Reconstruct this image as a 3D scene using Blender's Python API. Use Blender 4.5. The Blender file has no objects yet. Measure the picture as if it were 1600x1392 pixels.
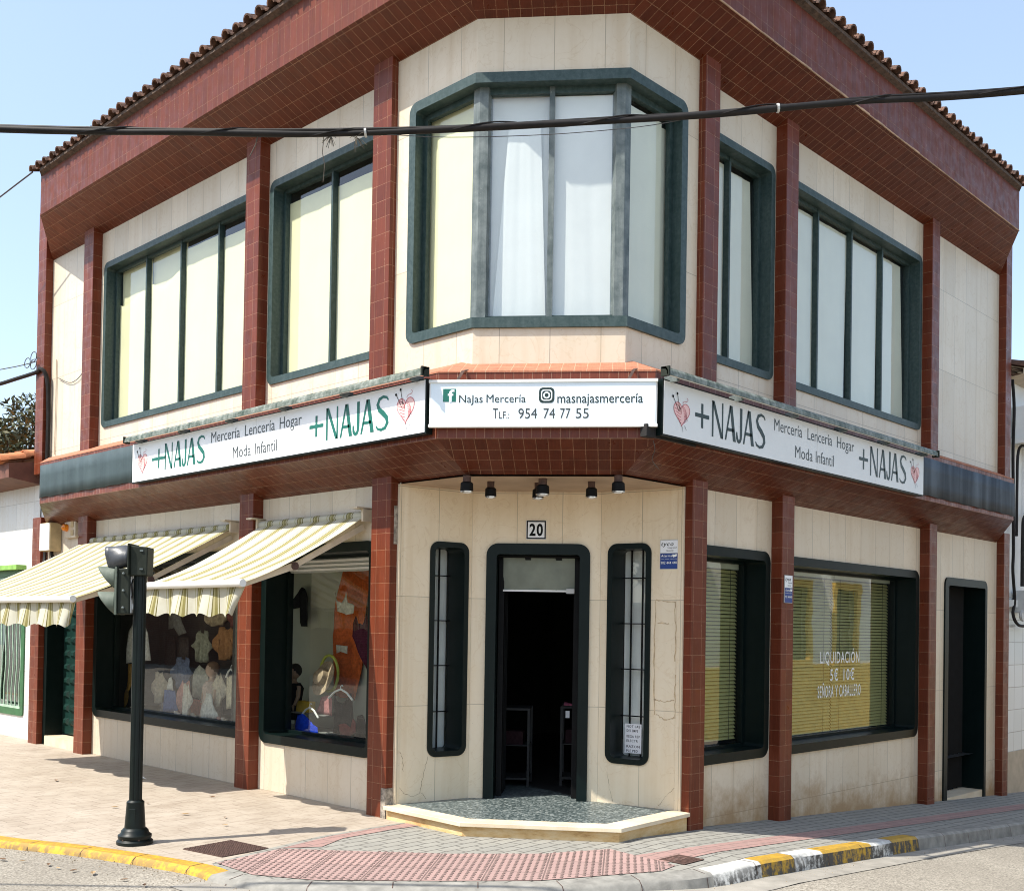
import bpy, bmesh, math, random
from mathutils import Vector, Matrix
random.seed(7)
SC = bpy.context.scene
COL = SC.collection
R = math.radians
# ---------------------------------------------------------------- camera, sky, sun, exposure
cam_d = bpy.data.cameras.new("camera"); cam = bpy.data.objects.new("camera", cam_d); COL.objects.link(cam)
CX, CY, CZ = -6.18, -5.51, 1.70
cr_ = Vector((0.69564026, -0.718203, 0.01640347)); cf_ = Vector((0.71804351, 0.69583257, 0.01518378))
cu_ = cr_.cross(cf_)
cam.matrix_world = Matrix(((cr_.x, cu_.x, -cf_.x, CX), (cr_.y, cu_.y, -cf_.y, CY), (cr_.z, cu_.z, -cf_.z, CZ), (0, 0, 0, 1)))
cam_d.sensor_fit = 'HORIZONTAL'; cam_d.sensor_width = 36; cam_d.lens = 1682.6 * 36 / 1600
cam_d.shift_x = 0.0006; cam_d.shift_y = (954.0 - 696.0) / 1600
cam_d.clip_start = 0.1; cam_d.clip_end = 800
SC.camera = cam
SUN = Vector((1.0, -0.36, -1.5)).normalized()           # the way the light travels
w = bpy.data.worlds.new("World"); SC.world = w; w.use_nodes = True
nt = w.node_tree; bg = nt.nodes["Background"]
sky = nt.nodes.new("ShaderNodeTexSky"); sky.sky_type = 'NISHITA'; sky.sun_disc = False
sky.sun_elevation = math.asin(-SUN.z); sky.sun_rotation = math.atan2(-SUN.x, -SUN.y)
sky.air_density = 1.0; sky.dust_density = 1.8; sky.ozone_density = 0.9; sky.altitude = 20
hz = nt.nodes.new("ShaderNodeMix"); hz.data_type = 'RGBA'; hz.inputs[0].default_value = 0.14       # thin high haze over the whole sky
nt.links.new(sky.outputs[0], hz.inputs[6]); hz.inputs[7].default_value = (7.0, 8.4, 9.6, 1); nt.links.new(hz.outputs[2], bg.inputs[0]); bg.inputs[1].default_value = 0.135
sd = bpy.data.lights.new("sun", 'SUN'); sd.energy = 3.9; sd.angle = R(0.5); sd.color = (1.0, 0.95, 0.86)
so = bpy.data.objects.new("sun", sd); COL.objects.link(so); so.location = (-20, 8, 30)
so.rotation_euler = SUN.to_track_quat('-Z', 'Y').to_euler()
SC.view_settings.view_transform = 'Standard'; SC.view_settings.look = 'None'
SC.view_settings.exposure = 0.92; SC.view_settings.gamma = 1.0
SC.render.engine = 'CYCLES'; SC.render.filter_size = 1.0; SC.cycles.filter_width = 1.0
try:
    SC.cycles.max_bounces = 8; SC.cycles.diffuse_bounces = 4; SC.cycles.glossy_bounces = 4
    SC.cycles.transparent_max_bounces = 16; SC.cycles.caustics_reflective = False; SC.cycles.caustics_refractive = False
    SC.cycles.sample_clamp_indirect = 6
except Exception: pass

# ---------------------------------------------------------------- materials
class NT:
    def __init__(s, name):
        s.m = bpy.data.materials.new(name); s.m.use_nodes = True
        s.t = s.m.node_tree; s.b = s.t.nodes["Principled BSDF"]; s.out = s.t.nodes["Material Output"]
    def n(s, typ, **kw):
        nd = s.t.nodes.new(typ)
        for k, v in kw.items(): setattr(nd, k, v)
        return nd
    def l(s, a, b): s.t.links.new(a, b)
    def setv(s, nd, **kw):
        for k, v in kw.items(): nd.inputs[k.replace('_', ' ')].default_value = v
    def coords(s, kind='UV'):
        if kind == 'POS': return s.n("ShaderNodeNewGeometry").outputs["Position"]
        return s.n("ShaderNodeTexCoord").outputs[kind]
    def mapped(s, co, scale=(1, 1, 1), loc=(0, 0, 0)):
        mp = s.n("ShaderNodeMapping"); mp.inputs["Scale"].default_value = scale; mp.inputs["Location"].default_value = loc
        s.l(co, mp.inputs[0]); return mp.outputs[0]
    def noise(s, co, scale, detail=4, rough=.55):
        nz = s.n("ShaderNodeTexNoise"); nz.inputs["Scale"].default_value = scale
        nz.inputs["Detail"].default_value = detail; nz.inputs["Roughness"].default_value = rough
        s.l(co, nz.inputs["Vector"]); return nz.outputs["Fac"]
    def ramp(s, fac, stops, interp='LINEAR'):
        r = s.n("ShaderNodeValToRGB"); r.color_ramp.interpolation = interp
        el = r.color_ramp.elements
        while len(el) < len(stops): el.new(0.5)
        for e, (p, c) in zip(el, stops):
            e.position = p; e.color = (c, c, c, 1) if isinstance(c, (int, float)) else (*c, 1)
        s.l(fac, r.inputs[0]); return r.outputs[0]
    def mix(s, fac, a, b, mode='MIX'):
        mx = s.n("ShaderNodeMix", data_type='RGBA', blend_type=mode)
        for sock, v in ((mx.inputs[0], fac), (mx.inputs[6], a), (mx.inputs[7], b)):
            if isinstance(v, (int, float)): sock.default_value = v
            elif isinstance(v, tuple): sock.default_value = (*v, 1)
            else: s.l(v, sock)
        return mx.outputs[2]
    def math(s, op, a, b=0.0):
        mt = s.n("ShaderNodeMath", operation=op)
        for sock, v in ((mt.inputs[0], a), (mt.inputs[1], b)):
            if isinstance(v, (int, float)): sock.default_value = v
            else: s.l(v, sock)
        return mt.outputs[0]
    def sep(s, co):
        x = s.n("ShaderNodeSeparateXYZ"); s.l(co, x.inputs[0]); return x.outputs
    def bump(s, h, dist=.002, strength=.6):
        b = s.n("ShaderNodeBump"); b.inputs["Strength"].default_value = strength; b.inputs["Distance"].default_value = dist
        s.l(h, b.inputs["Height"]); s.l(b.outputs[0], s.b.inputs["Normal"])
    def color(s, c):
        if isinstance(c, tuple): s.b.inputs["Base Color"].default_value = (*c, 1)
        else: s.l(c, s.b.inputs["Base Color"])
    def brick(s, co, c1, c2, mortar, bw, rh, ms, offset=0.0, freq=2, bias=0.0, smooth=.1):
        b = s.n("ShaderNodeTexBrick"); b.offset = offset; b.offset_frequency = freq; b.squash = 1.0
        s.l(co, b.inputs["Vector"])
        for k, v in (("Color1", c1), ("Color2", c2), ("Mortar", mortar)): b.inputs[k].default_value = (*v, 1)
        b.inputs["Scale"].default_value = 1; b.inputs["Mortar Size"].default_value = ms
        b.inputs["Mortar Smooth"].default_value = smooth; b.inputs["Bias"].default_value = bias
        b.inputs["Brick Width"].default_value = bw; b.inputs["Row Height"].default_value = rh
        return b.outputs["Color"], b.outputs["Fac"]

def simple(name, col, rough=.6, metal=0.0, var=.25, scale=8, coat=0.0, bump=0.0, spec=None, bscale=60):
    t = NT(name); co = t.coords('POS')
    f = t.noise(co, scale, 5)
    dk = tuple(c * (1 - var) for c in col); lt = tuple(min(1, c * (1 + var)) for c in col)
    t.color(t.ramp(f, [(.3, dk), (.7, lt)]))
    t.b.inputs["Roughness"].default_value = rough; t.b.inputs["Metallic"].default_value = metal
    if coat: t.b.inputs["Coat Weight"].default_value = coat; t.b.inputs["Coat Roughness"].default_value = .08
    if spec is not None: t.b.inputs["Specular IOR Level"].default_value = spec
    if bump: t.bump(t.noise(co, bscale, 4), bump)
    return t.m

def stone(name, bw=.36, rh=.86, base=(.70, .58, .42), stain=0.0):
    t = NT(name); uv = t.coords('UV'); co = t.coords('POS')
    a = tuple(c * .90 for c in base); b = tuple(min(1, c * 1.05) for c in base)
    col, fac = t.brick(uv, a, b, tuple(c * .50 for c in base), bw, rh, .0036)
    big = t.noise(co, 1.7, 6); fine = t.noise(co, 22, 5)
    col = t.mix(t.ramp(big, [(.35, 0.0), (.75, .45)]), col, tuple(c * f for c, f in zip(base, (.86, .80, .70))))
    col = t.mix(t.ramp(fine, [(.45, 0.0), (.8, .25)]), col, tuple(c * f for c, f in zip(base, (.84, .78, .66))))
    streak = t.noise(t.mapped(co, (9, 9, .55)), 1.0, 5)
    col = t.mix(t.ramp(streak, [(.50, 0.0), (.78, .48)]), col, tuple(c * f for c, f in zip(base, (.74, .64, .50))))
    vein = t.n('ShaderNodeTexNoise'); vein.inputs['Scale'].default_value = 3.2; vein.inputs['Detail'].default_value = 8; vein.inputs['Distortion'].default_value = 1.6; t.l(co, vein.inputs['Vector'])
    col = t.mix(t.ramp(vein.outputs['Fac'], [(.485, 0.0), (.5, .30), (.515, 0.0)]), col, tuple(c * f for c, f in zip(base, (.70, .58, .42))))
    # little dark pits of the stone
    v = t.n("ShaderNodeTexVoronoi"); v.inputs["Scale"].default_value = 14; t.l(co, v.inputs["Vector"])
    col = t.mix(t.ramp(v.outputs["Distance"], [(.03, .55), (.06, 0.0)]), col, tuple(c * .5 for c in base))
    if stain:
        x, y, z = t.sep(co)
        h = t.math('ADD', t.math('MULTIPLY', x, .06), z)              # height above the sloping pavement
        hn = t.math('ADD', h, t.math('MULTIPLY', t.math('SUBTRACT', t.noise(co, 2.6, 5, .7), .5), 1.1))
        m = t.ramp(hn, [(.05, stain), (.42, 0.0)])
        col = t.mix(m, col, (.34, .20, .085))
    t.color(col); t.b.inputs["Roughness"].default_value = .42
    t.bump(t.mix(.5, fac, t.noise(co, 40, 4)), .0015, .4)
    return t.m

def tile(name, bw=.098, rh=.148, c1=(.165, .037, .0155), c2=(.10, .022, .010), mortar=(.30, .15, .085), rough=.34, ms=.0022, glaze=.10):
    t = NT(name); uv = t.coords('UV'); co = t.coords('POS')
    col, fac = t.brick(uv, c1, c2, mortar, bw, rh, ms)
    f = t.noise(co, 5, 5)
    col = t.mix(t.ramp(f, [(.35, 0.0), (.75, .55)]), col, tuple(c * .72 for c in c1))
    fl = t.noise(t.mapped(uv, (160, 5, 1)), 1.0, 3)                      # fine streaks of the extruded tile face
    col = t.mix(t.ramp(fl, [(.45, 0.0), (.7, .35)]), col, tuple(min(1, c * 1.35) for c in c1))
    b2, fac2 = t.brick(uv, c1, c2, mortar, bw, rh, ms * 3.2, smooth=.6)
    chip = t.math('MULTIPLY', fac2, t.ramp(t.noise(co, 55, 3, .7), [(.60, 0.0), (.66, .8)]))
    col = t.mix(chip, col, (.36, .21, .13))
    run = t.noise(t.mapped(co, (13, 13, .8)), 1.0, 5)
    col = t.mix(t.ramp(run, [(.52, 0.0), (.75, .5)]), col, tuple(c * .45 for c in c1))
    ef = t.noise(co, 3.1, 6, .7)
    col = t.mix(t.ramp(ef, [(.68, 0.0), (.80, .15)]), col, (.36, .22, .15))  # lime bloom
    t.color(col)
    t.b.inputs["Roughness"].default_value = rough
    t.l(t.ramp(t.noise(co, 9, 3), [(.3, rough * .8), (.7, rough * 1.6)]), t.b.inputs["Roughness"])
    t.b.inputs["Specular IOR Level"].default_value = .2; t.b.inputs["Coat Weight"].default_value = glaze; t.b.inputs["Coat Roughness"].default_value = .12
    inv = t.math('SUBTRACT', 1.0, fac)
    t.bump(t.math('ADD', inv, t.math('MULTIPLY', fl, .12)), .0022, .7)
    return t.m

def patina(name, base, worn, amount=.5, rough=.42, scale=7, spec=.4):
    t = NT(name); co = t.coords('POS')
    f = t.noise(co, scale, 7, .65); st = t.noise(t.mapped(co, (24, 24, 2)), 1, 4)
    col = t.mix(t.ramp(t.math('MULTIPLY', f, t.math('ADD', st, .55)), [(.35, 0.0), (.75, amount)]), base, worn)
    v = t.noise(co, 42, 3)
    col = t.mix(t.ramp(v, [(.68, 0.0), (.76, amount * .6)]), col, tuple(min(1, c * 1.35) for c in worn))
    t.color(col); t.b.inputs["Roughness"].default_value = rough; t.b.inputs["Specular IOR Level"].default_value = spec
    t.bump(f, .002, .3)
    return t.m

def glass(name, tint=(1, 1, 1), refl=1.0, ripple=.0006):
    t = NT(name); t.t.nodes.remove(t.b)
    tr = t.n("ShaderNodeBsdfTransparent"); tr.inputs[0].default_value = (*tint, 1)
    gl = t.n("ShaderNodeBsdfGlossy"); gl.inputs["Roughness"].default_value = .0; gl.inputs[0].default_value = (1, 1, 1, 1)
    geo = t.n("ShaderNodeNewGeometry"); dt = t.n("ShaderNodeVectorMath", operation='DOT_PRODUCT'); t.l(geo.outputs["Incoming"], dt.inputs[0]); t.l(geo.outputs["Normal"], dt.inputs[1])
    c1 = t.math('SUBTRACT', 1.0, t.math('ABSOLUTE', dt.outputs["Value"])); sch = t.math('ADD', .045, t.math('MULTIPLY', .955, t.math('POWER', c1, 5.0)))
    co = t.coords('POS'); b = t.n("ShaderNodeBump"); b.inputs["Distance"].default_value = ripple; b.inputs["Strength"].default_value = 1
    t.l(t.noise(co, 2.2, 2), b.inputs["Height"]); t.l(b.outputs[0], gl.inputs["Normal"])
    f = t.math('MINIMUM', t.math('MULTIPLY', sch, 1.8 * refl), .9)
    mx = t.n("ShaderNodeMixShader"); t.l(f, mx.inputs[0]); t.l(tr.outputs[0], mx.inputs[1]); t.l(gl.outputs[0], mx.inputs[2])
    t.l(mx.outputs[0], t.out.inputs[0]); return t.m

def cloth(name, col, trans=.25, var=.12, scale=14, streak=True):
    t = NT(name); t.t.nodes.remove(t.b); co = t.coords('POS')
    f = t.noise(co, scale, 4)
    c = t.ramp(f, [(.3, tuple(x * (1 - var) for x in col)), (.7, tuple(min(1, x * (1 + var)) for x in col))])
    d = t.n("ShaderNodeBsdfDiffuse"); tl = t.n("ShaderNodeBsdfTranslucent")
    t.l(c, d.inputs[0]); t.l(c, tl.inputs[0])
    mx = t.n("ShaderNodeMixShader"); mx.inputs[0].default_value = trans
    t.l(d.outputs[0], mx.inputs[1]); t.l(tl.outputs[0], mx.inputs[2]); t.l(mx.outputs[0], t.out.inputs[0])
    return t.m

M = {}
M['stone'] = stone('cream_stone_panels', .36, 1.0, (.66, .585, .47))
M['stone_stained'] = stone('cream_stone_panels_stained', .36, 1.0, (.70, .60, .46), .85)
M['stone_niche'] = stone('entrance_stone_panels', .42, .98, (.80, .685, .505))
M['stone_bay'] = stone('bay_stone_panels', .415, 1.2, (.68, .59, .46))
M['tile'] = tile('red_column_tiles', .13, .148)
M['tile_soffit_shade'] = tile('red_tiles_soffit_shade', .098, .148, (.115, .028, .0125), (.072, .017, .0085), (.30, .17, .10))  # red tile in a darker copy: soffit shade put into the colour
M['tile_lip'] = tile('red_lip_tiles', .075, .11, (.17, .042, .022), (.115, .028, .016), (.36, .21, .14))
M['tile_top'] = tile('terracotta_sill_tiles', .10, .2, (.42, .17, .10), (.36, .145, .085), (.5, .33, .22), .6, .003, 0)
M['green_up'] = patina('weathered_green_paint', (.019, .042, .040), (.15, .195, .19), .26, .46, 26)
M['green_dk'] = patina('dark_green_enamel', (.0025, .0075, .0068), (.012, .02, .019), .25, .34, 7, .16)
M['alu'] = patina('grey_green_aluminium', (.06, .08, .078), (.30, .33, .32), .5, .45)
M['glass'] = glass('window_glass', (.96, .98, .96), .9)
M['glass_shop'] = glass('shop_glass', (.90, .94, .92), .8)
M['glass_blind'] = glass('shop_glass_reflective', (.80, .86, .78), 1.35)
M['white_sign'] = simple('white_sign_face', (.82, .83, .84), .35, var=.02, scale=2)
M['blue_sign'] = simple('cool_white_sign_face', (.74, .82, .87), .3, var=.02, scale=2)
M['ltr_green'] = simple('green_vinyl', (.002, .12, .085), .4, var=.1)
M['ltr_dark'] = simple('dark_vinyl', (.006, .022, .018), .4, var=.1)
M['ltr_grey'] = simple('grey_vinyl', (.035, .045, .045), .4, var=.1)
M['ltr_white'] = simple('white_vinyl', (.80, .80, .76), .5, var=.05)
M['pink_fill'] = simple('pink_yarn_print', (.80, .50, .47), .5, var=.08)
M['pink_line'] = simple('red_yarn_print', (.50, .10, .12), .5, var=.1)
M['black'] = simple('matt_black', (.005, .005, .005), .6, var=.3, spec=.15)
M['cable'] = simple('black_cable_sheath', (.010, .008, .007), .6, var=.5, scale=14, spec=.25)
M['wire'] = simple('thin_grey_wire', (.06, .06, .06), .5)
M['white_metal'] = simple('white_coated_metal', (.72, .72, .69), .35, var=.05)
M['cream_metal'] = simple('cream_coated_metal', (.55, .46, .33), .4, var=.15)
M['plastic_grey'] = simple('grey_plastic_box', (.48, .48, .46), .5, var=.08)
M['box_side'] = simple('aged_cream_box', (.50, .38, .20), .6, var=.2)
M['amber'] = simple('amber_lens', (.75, .22, .01), .15, var=.1)
M['chrome'] = simple('brushed_chrome', (.65, .65, .65), .25, 1.0, var=.05)
M['pole'] = simple('black_green_pole_paint', (.004, .008, .0072), .42, var=.3, spec=.25)
M['signal_body'] = patina('faded_olive_signal_body', (.014, .018, .012), (.045, .052, .04), .35, .6, 7, .2)
M['visor_old'] = patina('faded_grey_green_visor', (.10, .12, .095), (.19, .215, .18), .5, .6, 7, .2)
M['visor_dark'] = simple('dark_grey_visor', (.06, .065, .072), .38, var=.25, bump=.006, bscale=14)
M['interior'] = simple('dark_shop_interior', (.035, .033, .030), .8, var=.2)
M['interior_mid'] = simple('pale_display_wall', (.46, .48, .40), .8, var=.08, scale=2)
M['interior_floor'] = simple('dark_shop_floor', (.04, .04, .038), .35, var=.3)
M['blind_cream'] = cloth('cream_blind_cloth', (.90, .87, .58), .2, .03, 3)
M['blind_white'] = cloth('white_blind_cloth', (.93, .95, .95), .2, .03, 3)
M['blind_pale'] = cloth('pale_green_blind_cloth', (.90, .90, .77), .25, .03, 3)
M['frost'] = cloth('white_curtain_behind_muntins', (.88, .90, .88), .2, .1, 3)
M['slat'] = simple('sage_venetian_slat', (.58, .51, .25), .45, var=.04)
M['concrete'] = simple('grey_kerb_concrete', (.23, .22, .195), .85, var=.3, scale=9, bump=.002)
M['gutter'] = simple('pale_gutter_concrete', (.27, .25, .215), .85, var=.2, scale=6, bump=.002)
M['terracotta'] = simple('old_terracotta', (.105, .052, .032), .85, var=.7, scale=11, bump=.004)
M['terracotta_new'] = simple('orange_terracotta', (.50, .19, .08), .85, var=.4, scale=9, bump=.003)
M['render_white'] = simple('white_render', (.74, .74, .71), .8, var=.05, scale=3)
M['dado'] = simple('tan_dado_stone', (.50, .40, .28), .7, var=.15, scale=5)
M['rust'] = simple('rusted_brown_metal', (.075, .04, .03), .8, var=.4, scale=30)

def panel_mat(name, base, hi):
    t = NT(name); co = t.coords('POS'); uv = t.coords('UV')
    wv = t.noise(t.mapped(uv, (3.2, .25, 1)), 1.0, 3)
    f = t.noise(co, 6, 6, .65)
    col = t.mix(t.ramp(wv, [(.42, 0.0), (.66, .75)]), base, hi)
    col = t.mix(t.ramp(f, [(.5, 0.0), (.8, .5)]), col, tuple(c * .5 for c in base))
    t.color(col); t.b.inputs["Roughness"].default_value = .62; t.b.inputs["Specular IOR Level"].default_value = .25
    t.bump(t.noise(t.mapped(uv, (5, .3, 1)), 1.0, 2), .02, .5); return t.m
M['panel_l'] = panel_mat('slate_green_sheet_metal', (.046, .068, .074), (.066, .094, .10))
M['panel_r'] = panel_mat('slate_blue_sheet_metal', (.022, .029, .038), (.11, .135, .16))

def awning_mat():
    t = NT('striped_awning_canvas'); t.t.nodes.remove(t.b); uv = t.coords('UV'); co = t.coords('POS')
    x, y, z = t.sep(uv)
    fr = t.math('FRACT', t.math('DIVIDE', x, .262))
    W = (.53, .52, .43); dk = (.12, .105, .028)
    c = t.ramp(fr, [(0, W), (.36, dk), (.41, (.50, .48, .34)), (.47, (.23, .205, .075)), (.60, (.40, .37, .19)), (.68, dk), (.73, W), (.85, (.36, .34, .17)), (.89, W)], 'CONSTANT')
    c = t.mix(t.ramp(t.noise(co, 7, 4), [(.4, 0.0), (.75, .34)]), c, (.38, .33, .22))
    d = t.n("ShaderNodeBsdfDiffuse"); tl = t.n("ShaderNodeBsdfTranslucent"); t.l(c, d.inputs[0]); t.l(c, tl.inputs[0])
    mx = t.n("ShaderNodeMixShader"); mx.inputs[0].default_value = .16
    t.l(d.outputs[0], mx.inputs[1]); t.l(tl.outputs[0], mx.inputs[2]); t.l(mx.outputs[0], t.out.inputs[0]); return t.m
M['awning'] = awning_mat()

def ground_mats():
    t = NT('pale_chipseal_asphalt'); co = t.coords('POS')
    v = t.n("ShaderNodeTexVoronoi"); v.inputs["Scale"].default_value = 62; t.l(co, v.inputs["Vector"])
    n1 = t.noise(co, 60, 3, .7); big = t.noise(co, .9, 5)
    c = t.ramp(n1, [(.36, (.075, .065, .05)), (.47, (.21, .187, .15)), (.60, (.40, .365, .305))])
    c = t.mix(.35, c, t.ramp(v.outputs["Color"], [(.1, (.11, .095, .075)), (.8, (.44, .40, .33))]))
    c = t.mix(t.ramp(big, [(.4, 0.0), (.7, .6)]), c, (.17, .15, .12))
    t.color(c); t.b.inputs["Roughness"].default_value = .9; t.bump(n1, .004, .8); M['asphalt'] = t.m
    t = NT('tan_pavement_tiles'); co = t.coords('POS')
    c, f = t.brick(t.mapped(co, (1, 1, 1)), (.37, .31, .245), (.32, .265, .205), (.18, .14, .105), .20, .20, .0045, .5, smooth=.3)
    c = t.mix(t.ramp(t.noise(co, 2.2, 6, .65), [(.35, 0.0), (.7, .75)]), c, (.43, .375, .305))
    c = t.mix(t.ramp(t.noise(t.mapped(co, (3, 11, 1)), 1.2, 6, .7), [(.50, 0.0), (.68, .65)]), c, (.22, .175, .13))
    c = t.mix(t.ramp(t.noise(co, 19, 4, .7), [(.60, 0.0), (.68, .6)]), c, (.17, .13, .10))
    t.color(c); t.b.inputs["Roughness"].default_value = .75; t.bump(t.noise(co, 60, 3), .002, .4); M['pave_tan'] = t.m
    t = NT('grey_interlocking_pavers'); uv = t.coords('UV'); co = t.coords('POS')
    wob = t.n("ShaderNodeMix", data_type='RGBA'); wob.inputs[0].default_value = .02
    nz = t.n("ShaderNodeTexNoise"); nz.inputs["Scale"].default_value = 9; t.l(uv, nz.inputs["Vector"])
    t.l(uv, wob.inputs[6]); t.l(nz.outputs["Color"], wob.inputs[7])
    c, f = t.brick(wob.outputs[2], (.25, .243, .215), (.28, .27, .235), (.075, .07, .06), .20, .105, .006, .5, smooth=.3)
    c = t.mix(t.ramp(t.noise(co, 7, 5, .7), [(.4, 0.0), (.75, .5)]), c, (.18, .17, .145))
    t.color(c); t.b.inputs["Roughness"].default_value = .85
    t.bump(t.math('SUBTRACT', 1.0, f), .006, .7); M['paver'] = t.m
    t = NT('pink_pavers'); uv = t.coords('UV'); co = t.coords('POS')
    c, f = t.brick(uv, (.34, .205, .18), (.29, .175, .155), (.14, .10, .085), .20, .105, .004, .5, smooth=.3)
    c = t.mix(t.ramp(t.noise(co, 6, 5, .7), [(.4, 0.0), (.75, .45)]), c, (.27, .21, .185))
    t.color(c); t.b.inputs["Roughness"].default_value = .85; t.bump(t.math('SUBTRACT', 1.0, f), .005, .7); M['paver_pink'] = t.m
    t = NT('pink_tactile_tiles'); uv = t.coords('UV'); co = t.coords('POS')
    c, f = t.brick(uv, (.36, .235, .21), (.31, .205, .185), (.11, .075, .065), .40, .40, .006, .0)
    c = t.mix(t.ramp(t.noise(co, 5, 5, .7), [(.4, 0.0), (.75, .4)]), c, (.36, .25, .22))
    t.color(c); t.b.inputs["Roughness"].default_value = .85; M['tactile'] = t.m
    for nm, colr in (('kerb_yellow', (.46, .27, .02)), ('kerb_white', (.58, .57, .53)), ('kerb_yellow_clean', (.58, .32, .012))):
        t = NT(nm); co = t.coords('POS'); f = t.noise(co, 10, 7, .72); st = t.noise(t.mapped(co, (30, 30, 7)), 1, 4)
        geo = t.n("ShaderNodeNewGeometry"); nx, ny, nz_ = t.sep(geo.outputs["Normal"])
        side = t.ramp(nz_, [(.3, 1.0), (.75, .25)]) if nm != 'kerb_yellow_clean' else t.ramp(nz_, [(.3, .8), (.75, .45)])                      # the traffic side of the kerb is scuffed
        m = t.math('MULTIPLY', t.ramp(t.math('MULTIPLY', f, t.math('ADD', st, .5)), [(.38, 0.0), (.54, 1.0)]), side)
        t.color(t.mix(m, colr, (.06, .055, .048))); t.b.inputs["Roughness"].default_value = .7; t.bump(f, .003, .5); M[nm] = t.m
    t = NT('dark_slate_mosaic'); co = t.coords('POS')
    v = t.n("ShaderNodeTexVoronoi"); v.inputs["Scale"].default_value = 1; t.l(t.mapped(co, (44, 70, 1)), v.inputs["Vector"])
    c = t.ramp(t.sep(v.outputs["Color"])[0], [(.1, (.04, .055, .055)), (.6, (.085, .108, .108)), (.95, (.24, .27, .26))])
    t.color(c); t.b.inputs["Roughness"].default_value = .35; M['mosaic'] = t.m
    t = NT('cream_step_slab'); co = t.coords('POS')
    c = t.ramp(t.noise(co, 4, 6), [(.3, (.60, .48, .32)), (.7, (.74, .64, .48))])
    t.color(c); t.b.inputs["Roughness"].default_value = .45; M['slab'] = t.m
    t = NT('stained_step_riser'); co = t.coords('POS')
    c = t.ramp(t.noise(t.mapped(co, (3, 3, 9)), 1.6, 6, .7), [(.35, (.66, .50, .28)), (.55, (.58, .38, .16)), (.7, (.36, .19, .06))])
    t.color(c); t.b.inputs["Roughness"].default_value = .6; M['riser'] = t.m
ground_mats()

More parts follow.
